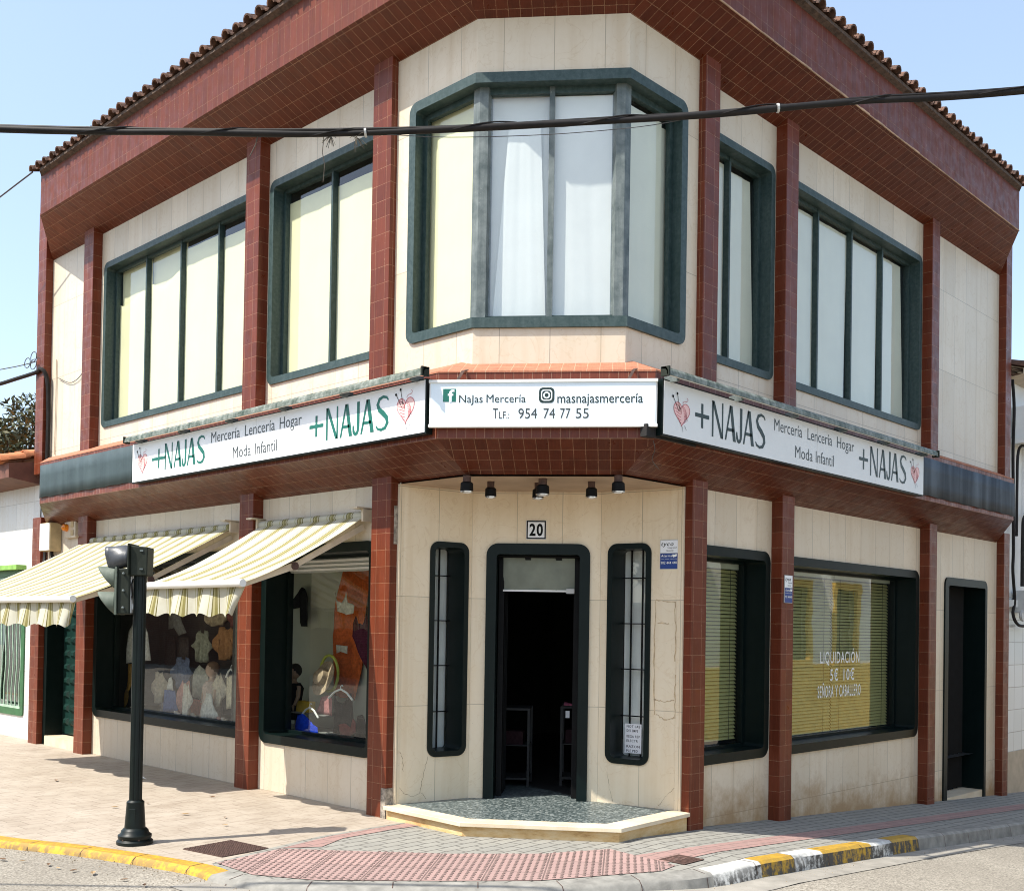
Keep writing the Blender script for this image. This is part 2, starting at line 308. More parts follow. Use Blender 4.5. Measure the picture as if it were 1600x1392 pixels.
# ---------------------------------------------------------------- mesh builder
class MB:
    def __init__(s): s.v = []; s.f = []; s.uv = []; s.mi = []
    def poly(s, pts, mi=0, uvs=None):
        pts = [Vector(p) for p in pts]
        if uvs is None:
            n = Vector((0, 0, 0))
            for i in range(len(pts)):
                a, b = pts[i], pts[(i + 1) % len(pts)]
                n += Vector(((a.y - b.y) * (a.z + b.z), (a.z - b.z) * (a.x + b.x), (a.x - b.x) * (a.y + b.y)))
            if n.length < 1e-12: n = Vector((0, 0, 1))
            n.normalize()
            if abs(n.z) < .985:
                u = Vector((0, 0, 1)).cross(n).normalized(); v = n.cross(u)
                if v.z < 0: v = -v
                if abs(u.x) > abs(u.y):
                    if u.x < 0: u = -u
                elif u.y < 0: u = -u
            else: u, v = Vector((1, 0, 0)), Vector((0, 1, 0))
            uvs = [(p.dot(u), p.dot(v)) for p in pts]
        b = len(s.v); s.v += pts; s.f.append(list(range(b, b + len(pts)))); s.uv.append(uvs); s.mi.append(mi)
    def box(s, lo, hi, mi=0):
        x0, y0, z0 = lo; x1, y1, z1 = hi
        s.hexa([(x0, y0, z0), (x1, y0, z0), (x1, y1, z0), (x0, y1, z0), (x0, y0, z1), (x1, y0, z1), (x1, y1, z1), (x0, y1, z1)], mi)
    def hexa(s, c, mi=0):
        for q in ((3, 2, 1, 0), (4, 5, 6, 7), (0, 1, 5, 4), (1, 2, 6, 5), (2, 3, 7, 6), (3, 0, 4, 7)): s.poly([c[i] for i in q], mi)
    def boxF(s, F, u0, u1, z0, z1, d0, d1, mi=0):
        s.hexa([F(u0, z0, d0), F(u1, z0, d0), F(u1, z0, d1), F(u0, z0, d1), F(u0, z1, d0), F(u1, z1, d0), F(u1, z1, d1), F(u0, z1, d1)], mi)
    def tube(s, pts, r, n=8, cap=True, mi=0):
        pts = [Vector(p) for p in pts]; rs = r if isinstance(r, (list, tuple)) else [r] * len(pts)
        rings = []; prev = None
        for i, p in enumerate(pts):
            d = (pts[min(i + 1, len(pts) - 1)] - pts[max(i - 1, 0)]).normalized()
            a = prev if prev is not None else (Vector((0, 0, 1)) if abs(d.z) < .9 else Vector((1, 0, 0)))
            x = a - d * a.dot(d)
            if x.length < 1e-6: x = d.orthogonal()
            x.normalize(); y = d.cross(x); prev = x
            rings.append([p + (x * math.cos(2 * math.pi * k / n) + y * math.sin(2 * math.pi * k / n)) * rs[i] for k in range(n)])
        for a, b in zip(rings, rings[1:]):
            for k in range(n): s.poly([a[k], a[(k + 1) % n], b[(k + 1) % n], b[k]], mi)
        if cap: s.poly(rings[0][::-1], mi); s.poly(rings[-1], mi)
    def lathe(s, o, prof, n=24, axis=Vector((0, 0, 1)), mi=0):
        o = Vector(o); axis = axis.normalized(); x = axis.orthogonal().normalized(); y = axis.cross(x)
        rings = [[o + axis * h + (x * math.cos(2 * math.pi * k / n) + y * math.sin(2 * math.pi * k / n)) * max(r, 1e-4) for k in range(n)] for r, h in prof]
        for a, b in zip(rings, rings[1:]):
            for k in range(n): s.poly([a[k], a[(k + 1) % n], b[(k + 1) % n], b[k]], mi)
        s.poly(rings[0][::-1], mi); s.poly(rings[-1], mi)
    def prism(s, poly, f0, f1, mi=0):
        a = [f0(p) for p in poly]; b = [f1(p) for p in poly]
        s.poly(a[::-1], mi); s.poly(b, mi)
        for i in range(len(poly)):
            j = (i + 1) % len(poly); s.poly([a[i], a[j], b[j], b[i]], mi)
    def sphere(s, c, r, nu=16, nv=10, sc=(1, 1, 1), mi=0):
        c = Vector(c)
        P = lambda i, j: c + Vector((r * sc[0] * math.sin(math.pi * j / nv) * math.cos(2 * math.pi * i / nu), r * sc[1] * math.sin(math.pi * j / nv) * math.sin(2 * math.pi * i / nu), r * sc[2] * math.cos(math.pi * j / nv)))
        for j in range(nv):
            for i in range(nu):
                q = [P(i, j), P(i, j + 1), P(i + 1, j + 1), P(i + 1, j)]
                if j == 0: q = [q[0], q[1], q[2]]
                elif j == nv - 1: q = [q[0], q[1], q[3]]
                s.poly(q, mi)
    def grid(s, fn, nu, nv, mi=0, uvf=None):
        for i in range(nu):
            for j in range(nv):
                ab = [(i / nu, j / nv), ((i + 1) / nu, j / nv), ((i + 1) / nu, (j + 1) / nv), (i / nu, (j + 1) / nv)]
                s.poly([fn(*q) for q in ab], mi, [uvf(*q) for q in ab] if uvf else None)
    def build(s, name, mats, parent=None, smooth=False, bevel=0.0, solid=0.0, merge=True, **props):
        off = Vector(parent.matrix_world.translation) if parent is not None else Vector((0, 0, 0))
        loc = props.pop('at', None)
        if parent is not None and 'abs_loc' in parent: off = Vector(parent['abs_loc'])
        if loc is not None: off = Vector(loc)
        me = bpy.data.meshes.new(name)
        me.from_pydata([v - off for v in s.v], [], s.f)
        uvl = me.uv_layers.new(name="UVMap"); i = 0
        for f, uvs in zip(me.polygons, s.uv):
            for k in range(len(uvs)): uvl.data[i].uv = uvs[k]; i += 1
        mats = mats if isinstance(mats, (list, tuple)) else [mats]
        for m in mats: me.materials.append(M[m] if isinstance(m, str) else m)
        for f, k in zip(me.polygons, s.mi): f.material_index = k
        bm = bmesh.new(); bm.from_mesh(me)
        if merge: bmesh.ops.remove_doubles(bm, verts=bm.verts, dist=1e-5)
        bmesh.ops.recalc_face_normals(bm, faces=bm.faces)
        if smooth:
            for f in bm.faces: f.smooth = True
            for e in bm.edges:
                if len(e.link_faces) == 2 and e.calc_face_angle(0) > R(40): e.smooth = False
        bm.to_mesh(me); bm.free()
        o = bpy.data.objects.new(name, me); COL.objects.link(o)
        if bevel:
            b = o.modifiers.new("bevel", 'BEVEL'); b.width = bevel; b.segments = 2; b.limit_method = 'ANGLE'
        if solid:
            b = o.modifiers.new("solid", 'SOLIDIFY'); b.thickness = solid; b.offset = 0
        if parent is not None:
            o.parent = parent
            if 'abs_loc' not in parent: parent_abs = off
            if loc is not None: o.location = off - Vector(ABS[parent.name])
            ABS[o.name] = off
        else:
            o.location = off; ABS[o.name] = off
        for k, v in props.items(): o[k] = v
        return o
ABS = {}
def thing(name, label, cat, loc=(0, 0, 0), group=None):
    o = bpy.data.objects.new(name, None); COL.objects.link(o); o.location = loc; o.empty_display_size = .2
    o['label'] = label; o['category'] = cat
    if group: o['group'] = group
    ABS[o.name] = Vector(loc); return o
def tagp(label, cat, group=None):
    d = dict(label=label, category=cat)
    if group: d['group'] = group
    return d
_old = MB.build
def _build(s, name, mats, parent=None, **kw):
    # parts keep world coordinates while modelling; the builder makes them local to the thing's base
    if parent is not None and 'at' not in kw: kw['at'] = ABS[parent.name]
    o = _old(s, name, mats, parent, **kw)
    return o
MB.build = _build

# ---------------------------------------------------------------- plan helpers
def plane_map(a, da, m):
    a = Vector((a[0], a[1], 0)); da = Vector((da[0], da[1], 0)).normalized(); m = Vector((m[0], m[1], 0)).normalized()
    return lambda u, z, d=0.0: a + da * u + m * d + Vector((0, 0, z))
FL = plane_map((0, 0), (0, 1), (1, 0))        # left facade: u = Y, depth inwards = +X
FR = plane_map((0, 0), (1, 0), (0, 1))        # right facade: u = X, depth inwards = +Y
def path_map(pts, close_in=1.0):
    """polyline in plan; u runs along it, depth d is a mitred inward offset (left of travel = inside)"""
    P = [Vector((p[0], p[1], 0)) for p in pts]
    segs = [(P[i + 1] - P[i]).normalized() for i in range(len(P) - 1)]
    nrm = [Vector((-d.y, d.x, 0)) * close_in for d in segs]
    cum = [0.0]
    for i in range(len(P) - 1): cum.append(cum[-1] + (P[i + 1] - P[i]).length)
    mit = []
    for i in range(len(P)):
        if i == 0: mit.append(nrm[0])
        elif i == len(P) - 1: mit.append(nrm[-1])
        else:
            b = (nrm[i - 1] + nrm[i]); b = b / (b.dot(nrm[i])); mit.append(b)
    def F(u, z, d=0.0):
        i = 0
        while i < len(segs) - 1 and u > cum[i + 1] + 1e-9: i += 1
        t = (u - cum[i]) / (cum[i + 1] - cum[i])
        p = (P[i] + mit[i] * d).lerp(P[i + 1] + mit[i + 1] * d, t) if 0 <= t <= 1 else P[i] + segs[i] * (u - cum[i]) + nrm[i] * d
        return Vector((p.x, p.y, z))
    F.cum = cum; return F

def wall_holes(mb, F, u0, u1, z0, z1, holes, d=0.0, mi=0, extra=()):
    us = sorted({u0, u1, *[h[0] for h in holes], *[h[1] for h in holes], *extra}); zs_ = sorted({z0, z1, *[h[2] for h in holes], *[h[3] for h in holes]})
    us = [u for u in us if u0 <= u <= u1]; zs_ = [z for z in zs_ if z0 <= z <= z1]
    for a, b in zip(us, us[1:]):
        for c, e in zip(zs_, zs_[1:]):
            um, zm = (a + b) / 2, (c + e) / 2
            if any(h[0] < um < h[1] and h[2] < zm < h[3] for h in holes): continue
            mb.poly([F(a, c, d), F(b, c, d), F(b, e, d), F(a, e, d)], mi, [(a, c), (b, c), (b, e), (a, e)])

def rloop(u0, u1, z0, z1, r, n=6, cuts=()):
    pts = []
    for (cu, cz, a0) in ((u1 - r, z0 + r, -90), (u1 - r, z1 - r, 0), (u0 + r, z1 - r, 90), (u0 + r, z0 + r, 180)):
        arc = [(cu + r * math.cos(R(a0 + 90 * k / n)), cz + r * math.sin(R(a0 + 90 * k / n))) for k in range(n + 1)]
        pts += arc
        if a0 == 0: pts += [(c, z1) for c in sorted(cuts, reverse=True)]
        if a0 == 180: pts += [(c, z0) for c in sorted(cuts)]
    return pts
def frame_ring(mb, F, u0, u1, z0, z1, fw, proud, depth, r=.09, cuts=(), lip=.004):
    o = rloop(u0, u1, z0, z1, r, 6, cuts); i = rloop(u0 + fw, u1 - fw, z0 + fw, z1 - fw, max(r - fw * .75, .012), 6, cuts)
    n = len(o)
    for k in range(n):
        j = (k + 1) % n
        mb.poly([F(*o[k], -proud), F(*o[j], -proud), F(*i[j], -proud), F(*i[k], -proud)])
        mb.poly([F(*o[k], .02), F(*o[j], .02), F(*o[j], -proud), F(*o[k], -proud)])
        mb.poly([F(*i[k], -proud), F(*i[j], -proud), F(*i[j], depth), F(*i[k], depth)])
def bars(mb, F, u0, u1, z0, z1, w, d0, d1):
    mb.boxF(F, u0, u0 + w, z0, z1, d0, d1); mb.boxF(F, u1 - w, u1, z0, z1, d0, d1)
    mb.boxF(F, u0 + w, u1 - w, z0, z0 + w, d0, d1); mb.boxF(F, u0 + w, u1 - w, z1 - w, z1, d0, d1)

def zs(x): return -.06 * max(0.0, x - .9)
def catmull(pts, n=6):
    P = [Vector((*p, 0)) if len(p) == 2 else Vector(p) for p in pts]; out = []
    for i in range(len(P) - 1):
        a, b, c, d = P[max(i - 1, 0)], P[i], P[i + 1], P[min(i + 2, len(P) - 1)]
        for k in range(n):
            t = k / n
            out.append(.5 * ((2 * b) + (c - a) * t + (2 * a - 5 * b + 4 * c - d) * t * t + (3 * b - a - 3 * c + d) * t ** 3))
    out.append(P[-1]); return out

# ---------------------------------------------------------------- ground
KERB = catmull([(-3.15, 40), (-3.15, 12), (-3.15, 6), (-3.06, 4.2), (-2.87, 3.24), (-2.5, 2.37), (-2.2, 1.33), (-2.18, .85), (-1.95, .38), (-1.3, -.23), (-.81, -.65), (.04, -1.03), (.38, -1.13), (.85, -1.16), (1.78, -1.16), (2.62, -1.17), (3.53, -1.18), (6.39, -1.28), (12, -1.3), (40, -1.3)], 5)
KERB = [p for i, p in enumerate(KERB)]
def cut_sheet(name, poly, dz, mat, rot=0.0, tess=None, **props):
    bm = bmesh.new(); vs = [bm.verts.new((p[0], p[1], 0)) for p in poly]; f = bm.faces.new(vs)
    if f.normal.z < 0: f.normal_flip()
    bmesh.ops.triangulate(bm, faces=bm.faces[:])
    for c in (.9,):
        bmesh.ops.bisect_plane(bm, geom=bm.verts[:] + bm.edges[:] + bm.faces[:], plane_co=(c, 0, 0), plane_no=(1, 0, 0))
    uvl = bm.loops.layers.uv.new("UVMap"); cr, sr = math.cos(rot), math.sin(rot)
    bm.normal_update()
    for f in bm.faces:
        if f.normal.z < 0: f.normal_flip()
        for l in f.loops:
            x, y = l.vert.co.x, l.vert.co.y; l[uvl].uv = (x * cr + y * sr, -x * sr + y * cr)
    for v in bm.verts: v.co.z = zs(v.co.x) + dz
    me = bpy.data.meshes.new(name); bm.to_mesh(me); bm.free()
    me.materials.append(M[mat]); o = bpy.data.objects.new(name, me); COL.objects.link(o)
    for k, v in props.items(): o[k] = v
    ABS[o.name] = Vector((0, 0, 0)); return o
cut_sheet('sidewalk', [(p.x, p.y) for p in KERB] + [(40, .8), (.9, .8), (.9, .95), (.9, 40)], -.004, 'pave_tan', kind='structure')
# kerb stones along the edge
def dropk(p):           # 1 = full kerb, 0 = flush ramp at the corner
    if p.x < -1.0 or p.y > .9:
        return max(0, min(1, (p.y - .95) / .45)) if p.x < -1.9 else 0.0
    return max(0, min(1, (p.x + .05) / .95))
def road_z(x, y):
    w_ = math.exp(-(((x + 1.35) ** 2 + (y + .45) ** 2) / 1.5 ** 2))
    return zs(min(x, 30)) - .125 + max(.095 * w_, .078 * max(0.0, min(1.0, (y - x * .8 - .2) / 2.2)))
kb = MB(); nrmK = []
for i, p in enumerate(KERB):
    d = (KERB[min(i + 1, len(KERB) - 1)] - KERB[max(i - 1, 0)]).normalized(); nrmK.append(Vector((d.y, -d.x, 0)))
    # outward = away from the building
for i in range(len(KERB)):
    c = Vector((3, 3, 0)); 
    if nrmK[i].dot(KERB[i] - c) < 0: nrmK[i] = -nrmK[i]
YB = [(.30, 2), (.85, 1), (1.30, 2), (1.78, 1), (2.62, 2), (3.05, 1), (3.53, 0)]
def kmat(p):
    if p.y > 1.02 and p.x < -1.5: return 3
    if p.x < .30 or p.x > 3.53: return 0
    for a, b in ((.30, 2), (.85, 1), (1.30, 2), (1.78, 1), (2.62, 2), (3.05, 1)):
        if p.x >= a: m = b
    return m
pts2 = []                                               # resample so that the painted stretches end where the stones do
for i in range(len(KERB) - 1):
    a, b = KERB[i], KERB[i + 1]; n = max(1, int((b - a).length / .06)) if (a - Vector((0, 0, 0))).length < 8 else 1
    for k in range(n): pts2.append((a.lerp(b, k / n), nrmK[i].lerp(nrmK[i + 1], k / n).normalized()))
pts2.append((KERB[-1], nrmK[-1]))
for (a, na), (b, nb) in zip(pts2, pts2[1:]):
    mi = kmat((a + b) / 2)
    def prof(p, n):
        k = dropk(p); z = zs(p.x); rz = road_z(p.x + n.x * .15, p.y + n.y * .15)
        jt = .004 * math.sin(p.x * 7.3 + p.y * 5.1)
        return [Vector((p.x, p.y, z + .002)), Vector((p.x + n.x * (.12 + jt), p.y + n.y * (.12 + jt), z + .003 - (1 - k) * .012)),
                Vector((p.x + n.x * (.145 + jt), p.y + n.y * (.145 + jt), z - .018 - (1 - k) * .012)), Vector((p.x + n.x * .165, p.y + n.y * .165, min(rz, z - .03) - .03))]
    A, B = prof(a, na), prof(b, nb)
    for q in range(3): kb.poly([A[q], B[q], B[q + 1], A[q + 1]], mi)
kb.build('kerb', ['concrete', 'kerb_yellow', 'kerb_white', 'kerb_yellow_clean'], kind='structure', smooth=True)
gj = MB()                                              # joints between the kerb stones
L_ = 0.0; nxt = .2
for (a, na), (b, nb) in zip(pts2, pts2[1:]):
    L_ += (b - a).length
    if L_ > nxt and (a - Vector((0, 0, 0))).length < 9:
        nxt = L_ + .5; t = (b - a).normalized() * .003; z = zs(a.x); k = dropk(a)
        A = a + Vector((0, 0, z + .0045)); B = a + na * .118 + Vector((0, 0, z + .0055 - (1 - k) * .012))
        gj.poly([A - t, B - t, B + t, A + t])
        C_ = a + na * .149 + Vector((0, 0, z - .02 - (1 - k) * .012)); D_ = a + na * .168 + Vector((0, 0, min(road_z(a.x, a.y), z - .03)))
        gj.poly([B - t, C_ - t, C_ + t, B + t]); gj.poly([C_ - t, D_ - t, D_ + t, C_ + t])
gj.build('kerb_joints', 'rust', kind='structure')
# gutter of pale concrete beside the kerb and the road
gt = MB()
for (a, na), (b, nb) in zip(pts2, pts2[1:]):
    def gp(p, n, o): x, y = p.x + n.x * o, p.y + n.y * o; return Vector((x, y, road_z(x, y) + .005))
    if a.y > 1.05 and a.x < 0: continue
    wdt = .42
    gt.poly([gp(a, na, .13), gp(b, nb, .13), gp(b, nb, wdt), gp(a, na, wdt)])
gt.build('gutter', 'gutter', kind='structure', smooth=True)
rd = MB()
gx = [-160, -80, -40, -20, -12] + [-9 + .5 * i for i in range(4)] + [-7 + .25 * i for i in range(60)] + [8.5, 10, 14, 20, 30, 60, 160]
gy = [-160, -80, -40, -20, -12] + [-9 + .5 * i for i in range(4)] + [-7 + .25 * i for i in range(56)] + [8, 10, 14, 20, 30, 60, 160]
def rz_(x, y):
    z = road_z(x, y)
    # duck under the pavement
    return z - (.35 if (x > -1.2 and y > -.2 and not (x < -.6 and y < .9)) else 0)
for a, b in zip(gx, gx[1:]):
    for c, d in zip(gy, gy[1:]): rd.poly([(x, y, rz_(x, y)) for x, y in ((a, c), (b, c), (b, d), (a, d))])
rd.build('road', 'asphalt', kind='structure', smooth=True)
# corner paving
SEAM = [(-2.15, 1.30), (-1.56, 1.47), (-1.01, 1.60), (-.34, 1.63), (.2, 1.63)]
edge_r = [(p.x, p.y) for p in KERB if p.x > -2.19 and p.y < 1.28 and p.x < 14]
cut_sheet('corner_paving', SEAM + [(.2, .8), (14, .8)] + edge_r[::-1], .0005, 'paver', 0.05, kind='structure')
cut_sheet('pink_paving_band', [(-1.50, 1.40), (-.95, 1.535), (-.34, 1.565), (.05, 1.56), (.05, 1.40), (-.40, 1.43), (-.93, 1.40), (-1.25, 1.24)], .0048, 'paver_pink', .12, kind='structure')
cut_sheet('pink_paving_band', [(.30, -.55), (.9, -.66), (13, -.66), (13, -.90), (.9, -.90), (.25, -.86)], .0048, 'paver_pink', .0, kind='structure')
TACT = [(-2.13, 1.27), (-1.52, 1.385), (-1.12, .90), (-.71, .42), (-.16, -.06), (.35, -.28), (.26, -.96), (.04, -1.0), (-.81, -.62), (-1.3, -.2), (-1.92, .39), (-2.14, .80)]
tac = cut_sheet('tactile_paving', TACT, .0055, 'tactile', R(-52), kind='structure')
def inside(p, poly):
    c = False
    for i in range(len(poly)):
        (x0, y0), (x1, y1) = poly[i - 1], poly[i]
        if (y0 > p[1]) != (y1 > p[1]) and p[0] < (x1 - x0) * (p[1] - y0) / (y1 - y0) + x0: c = not c
    return c
bmT = bmesh.new(); bmT.from_mesh(tac.data)
ca, sa = math.cos(R(-52)), math.sin(R(-52))
for i in range(-80, 80):
    for j in range(-80, 80):
        if i % 8 == 7 or j % 8 == 7:
            pass
        u, v = i * .05 + .025, j * .05 + .025; x, y = u * ca - v * sa, u * sa + v * ca
        if not inside((x, y), TACT): continue
        z = zs(x) + .0055; n = 8
        top = [bmT.verts.new((x + .009 * math.cos(6.283 * k / n), y + .009 * math.sin(6.283 * k / n), z + .0055)) for k in range(n)]
        bot = [bmT.verts.new((x + .014 * math.cos(6.283 * k / n), y + .014 * math.sin(6.283 * k / n), z)) for k in range(n)]
        bmT.faces.new(top)
        for k in range(n): bmT.faces.new([bot[k], bot[(k + 1) % n], top[(k + 1) % n], top[k]])
bmT.to_mesh(tac.data); bmT.free()
# drain covers
t_ = thing('drain_cover', 'square rusty brown perforated cover set in the tan pavement beside the pink tactile tiles', 'drain cover', (-1.81, 1.68, 0))
mb = MB(); q = [(-2.06, 1.87), (-1.62, 1.92), (-1.57, 1.47), (-1.99, 1.43)]
mb.prism(q, lambda p: (p[0], p[1], -.006), lambda p: (p[0], p[1], .003)); mb.build('cover_plate', 'rust', t_)
mb = MB()
for i in range(19):
    for j in range(19):
        a, b = (i + .5) / 19, (j + .5) / 19
        P_ = Vector(q[0]).lerp(Vector(q[1]), a).lerp(Vector(q[3]).lerp(Vector(q[2]), a), b)
        mb.box((P_.x - .006, P_.y - .006, .0032), (P_.x + .006, P_.y + .006, .0058))
mb.build('raised_studs', 'rust', t_)
t_ = thing('drain_grate', 'small square iron grate in the grey pavers at the right end of the tactile strip', 'grate', (.45, -.88, 0))
mb = MB(); mb.box((.33, -.99, 0), (.58, -.76, .004)); mb.build('pit', 'black', t_)
mb = MB()
bars(mb, lambda u, z, d: Vector((.33 + u, -.99 + z, .008 - d)), 0, .25, 0, .23, .02, 0, .006)
for k in range(6): mb.box((.355 + k * .036, -.97, .004), (.368 + k * .036, -.78, .0095))
mb.build('iron_bars', 'rust', t_)

# ---------------------------------------------------------------- the shop building
B = thing('corner_shop_building', 'two storey corner shop building of cream stone with glazed red tile columns and canopy', 'building')
W1 = (4.35, 7.80, 4.145, 6.25); W2 = (2.20, 4.03, 4.145, 6.25)
W3 = (1.86, 3.11, 4.145, 6.25); W4 = (3.36, 6.53, 4.145, 6.25)
S1 = (4.35, 7.86, .485, 2.47); S2 = (2.19, 4.04, .485, 2.47)
G1 = (1.84, 3.10, .485, 2.47); G2 = (3.37, 6.52, .475, 2.455)
DL = (8.17, 9.38, -.02, 2.42); DR = (7.31, 8.70, -.60, 2.42)
hole = lambda h, i=.05: (h[0] + i, h[1] - i, h[2] + i, h[3] - i)
mb = MB(); wall_holes(mb, FL, 1.90, 9.56, 3.6, 6.9, [hole(W1), hole(W2)]); mb.build('upper_wall', 'stone', B)
mb = MB(); wall_holes(mb, FR, 1.67, 9.30, 3.6, 6.9, [hole(W3), hole(W4)]); mb.build('upper_wall', 'stone', B)
mb = MB(); wall_holes(mb, FL, 1.87, 9.56, -.3, 3.1, [hole(S1), hole(S2), (DL[0] + .05, DL[1] - .05, -.3, DL[3] - .05)]); mb.build('lower_wall', 'stone', B)
mb = MB(); wall_holes(mb, FR, 1.66, 9.30, -.9, 3.1, [hole(G1), hole(G2), (DR[0] + .05, DR[1] - .05, -.9, DR[3] - .05)]); mb.build('lower_wall', 'stone_stained', B)
# party and back walls, flat roof deck and floors inside
mb = MB(); mb.box((.02, 9.56, -.5), (9.3, 9.70, 7.5)); mb.box((9.30, .02, -1.2), (9.44, 9.7, 7.5)); mb.build('party_wall', 'render_white', B)
mb = MB()
mb.poly([(.12, 1.9, 3.3), (.12, 9.56, 3.3), (9.3, 9.56, 3.3), (9.3, .12, 3.3), (1.67, .12, 3.3)])
mb.poly([(.02, 1.5, 6.92), (.02, 9.56, 6.92), (9.3, 9.56, 6.92), (9.3, .02, 6.92), (1.5, .02, 6.92)])
mb.poly([(.12, 1.9, .10), (.12, 9.56, .10), (9.3, 9.56, .10), (9.3, .12, .10), (1.67, .12, .10), (1.50, .80, .10), (.75, 1.73, .10)])
mb.build('floor_slab', 'interior_floor', B)
mb = MB()                                       # dark inner partitions
mb.box((1.05, 2.6, .1), (1.12, 9.5, 3.3)); mb.box((2.6, .95, -.6), (9.2, 1.02, 3.3)); mb.box((1.9, 5.6, .1), (6.2, 5.7, 3.3)); mb.box((6.2, 1.0, .1), (6.3, 5.7, 3.3))
mb.box((.9, 4.3, 3.35), (1.0, 9.4, 6.8)); mb.box((2.0, .9, 3.35), (9.2, 1.0, 6.8)); mb.box((.9, 2.0, 3.35), (1.0, 4.3, 6.8))
mb.build('inner_partition', 'interior', B)
# columns
def column(F, u0, u1, d, z0, z1, din=.05, name='column'):
    mb = MB(); mb.boxF(F, u0, u1, z0, z1, -d, din); mb.build(name, 'tile', B, bevel=.006)
for u0, u1, dl in ((9.40, 9.66, .10), (7.90, 8.17, .12), (4.07, 4.33, .12)):
    column(FL, u0 - .02 * (u0 > 9), u1, dl, -.25, 3.1, .04); column(FL, u0, u1, dl, 3.7, 7.35 if u0 > 9 else 6.78, .04)
column(FL, 1.89, 2.16, .10, -.25, 3.1, .04); column(FL, 1.89, 2.15, .17, 3.7, 6.84, .04)
for u0, u1, dl in ((3.15, 3.38, .12), (6.58, 6.80, .12), (9.07, 9.28, .10)):
    column(FR, u0, u1, dl, -.9, 3.1, .04); column(FR, u0, u1, dl, 3.7, 7.35 if u0 > 9 else 6.78, .04)
column(FR, 1.66, 1.89, .10, -.4, 3.1, .04); column(FR, 1.67, 1.90, .17, 3.7, 6.84, .04)
mb = MB()                                       # knocked off tiles: bare mortar at the foot of the corner column
mb.box((-.106, 1.884, -.05), (-.02, 1.95, .26)); MORT = simple('bare_mortar', (.30, .26, .21), .95, var=.6, scale=26, bump=.01); mb.build('mortar_patch', MORT, B); mb = MB(); mb.box((-.06, 1.884, 2.42), (-.01, 1.92, 2.76)); mb.build('mortar_patch', MORT, B)

# eave and canopy run round the corner on mitred paths
def ring_path(c1, c2, yl, xr, kl, kr):
    a = Vector((0, c1, 0)); b = Vector((c2, 0, 0)); ch = (b - a).normalized(); n = Vector((ch.y, -ch.x, 0)); n = -n if n.x > 0 else n
    def P(i, d, z):
        if i == 0: return Vector((-d, yl - kl * d, z))
        if i == 3: return Vector((xr - kr * d, -d, z))
        if i == 1:
            y = (n.dot(a) + d - n.x * (-d)) / n.y; return Vector((-d, y, z))
        x = (n.dot(b) + d - n.y * (-d)) / n.x; return Vector((x, -d, z))
    return P, ch, n
EP, ech, en = ring_path(.91, .73, 9.42, 9.08, 1.62, 1.55)
CP, cch, cn = ring_path(1.04, .82, 9.40, 9.05, 1.85, 1.50)
def ring_strip(P, d0, z0, d1, z1, name, mat, ends=False):
    mb = MB()
    for i in range(3):
        mb.poly([P(i, d0, z0), P(i + 1, d0, z0), P(i + 1, d1, z1), P(i, d1, z1)])
    return mb
def seg_uv(mb):                                   # keep tile courses running along each stretch
    return mb
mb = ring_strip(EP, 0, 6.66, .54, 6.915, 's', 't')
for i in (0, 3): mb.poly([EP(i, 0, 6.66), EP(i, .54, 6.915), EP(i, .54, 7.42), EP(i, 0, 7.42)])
mb.build('eave_soffit', 'tile_soffit_shade', B)
mb = ring_strip(EP, .54, 6.915, .54, 7.42, 's', 't'); mb.build('eave_fascia', tile('red_fascia_tiles', .098, .26, (.148, .035, .0165), (.105, .025, .012), (.22, .11, .065), .36, .0022, .0), B)
mb = MB()
for i in range(3):
    mb.poly([EP(i, .54, 7.42), EP(i + 1, .54, 7.42), EP(i + 1, .60, 7.44), EP(i, .60, 7.44)])
    mb.poly([EP(i, .60, 7.44), EP(i + 1, .60, 7.44), EP(i + 1, .60, 7.475), EP(i, .60, 7.475)])
mb.build('eave_mortar_bed', simple('dark_mortar_bed', (.09, .06, .045), .95, var=.5, scale=20, bump=.01), B)
# chipped cream edge along the right eave
mb = MB(); a, b = EP(2, .542, 6.915), EP(3, .542, 6.915)
for k in range(46):
    t = k / 46
    p, q_ = a.lerp(b, t), a.lerp(b, t + 1 / 46); h = random.uniform(.003, .013) * (1 if t < .6 else .25)
    mb.box((p.x, p.y - .006, p.z - .006), (q_.x, p.y + .004, p.z + h))
mb.build('chipped_edge', simple('chipped_bisque', (.42, .27, .17), .9, var=.3), B)
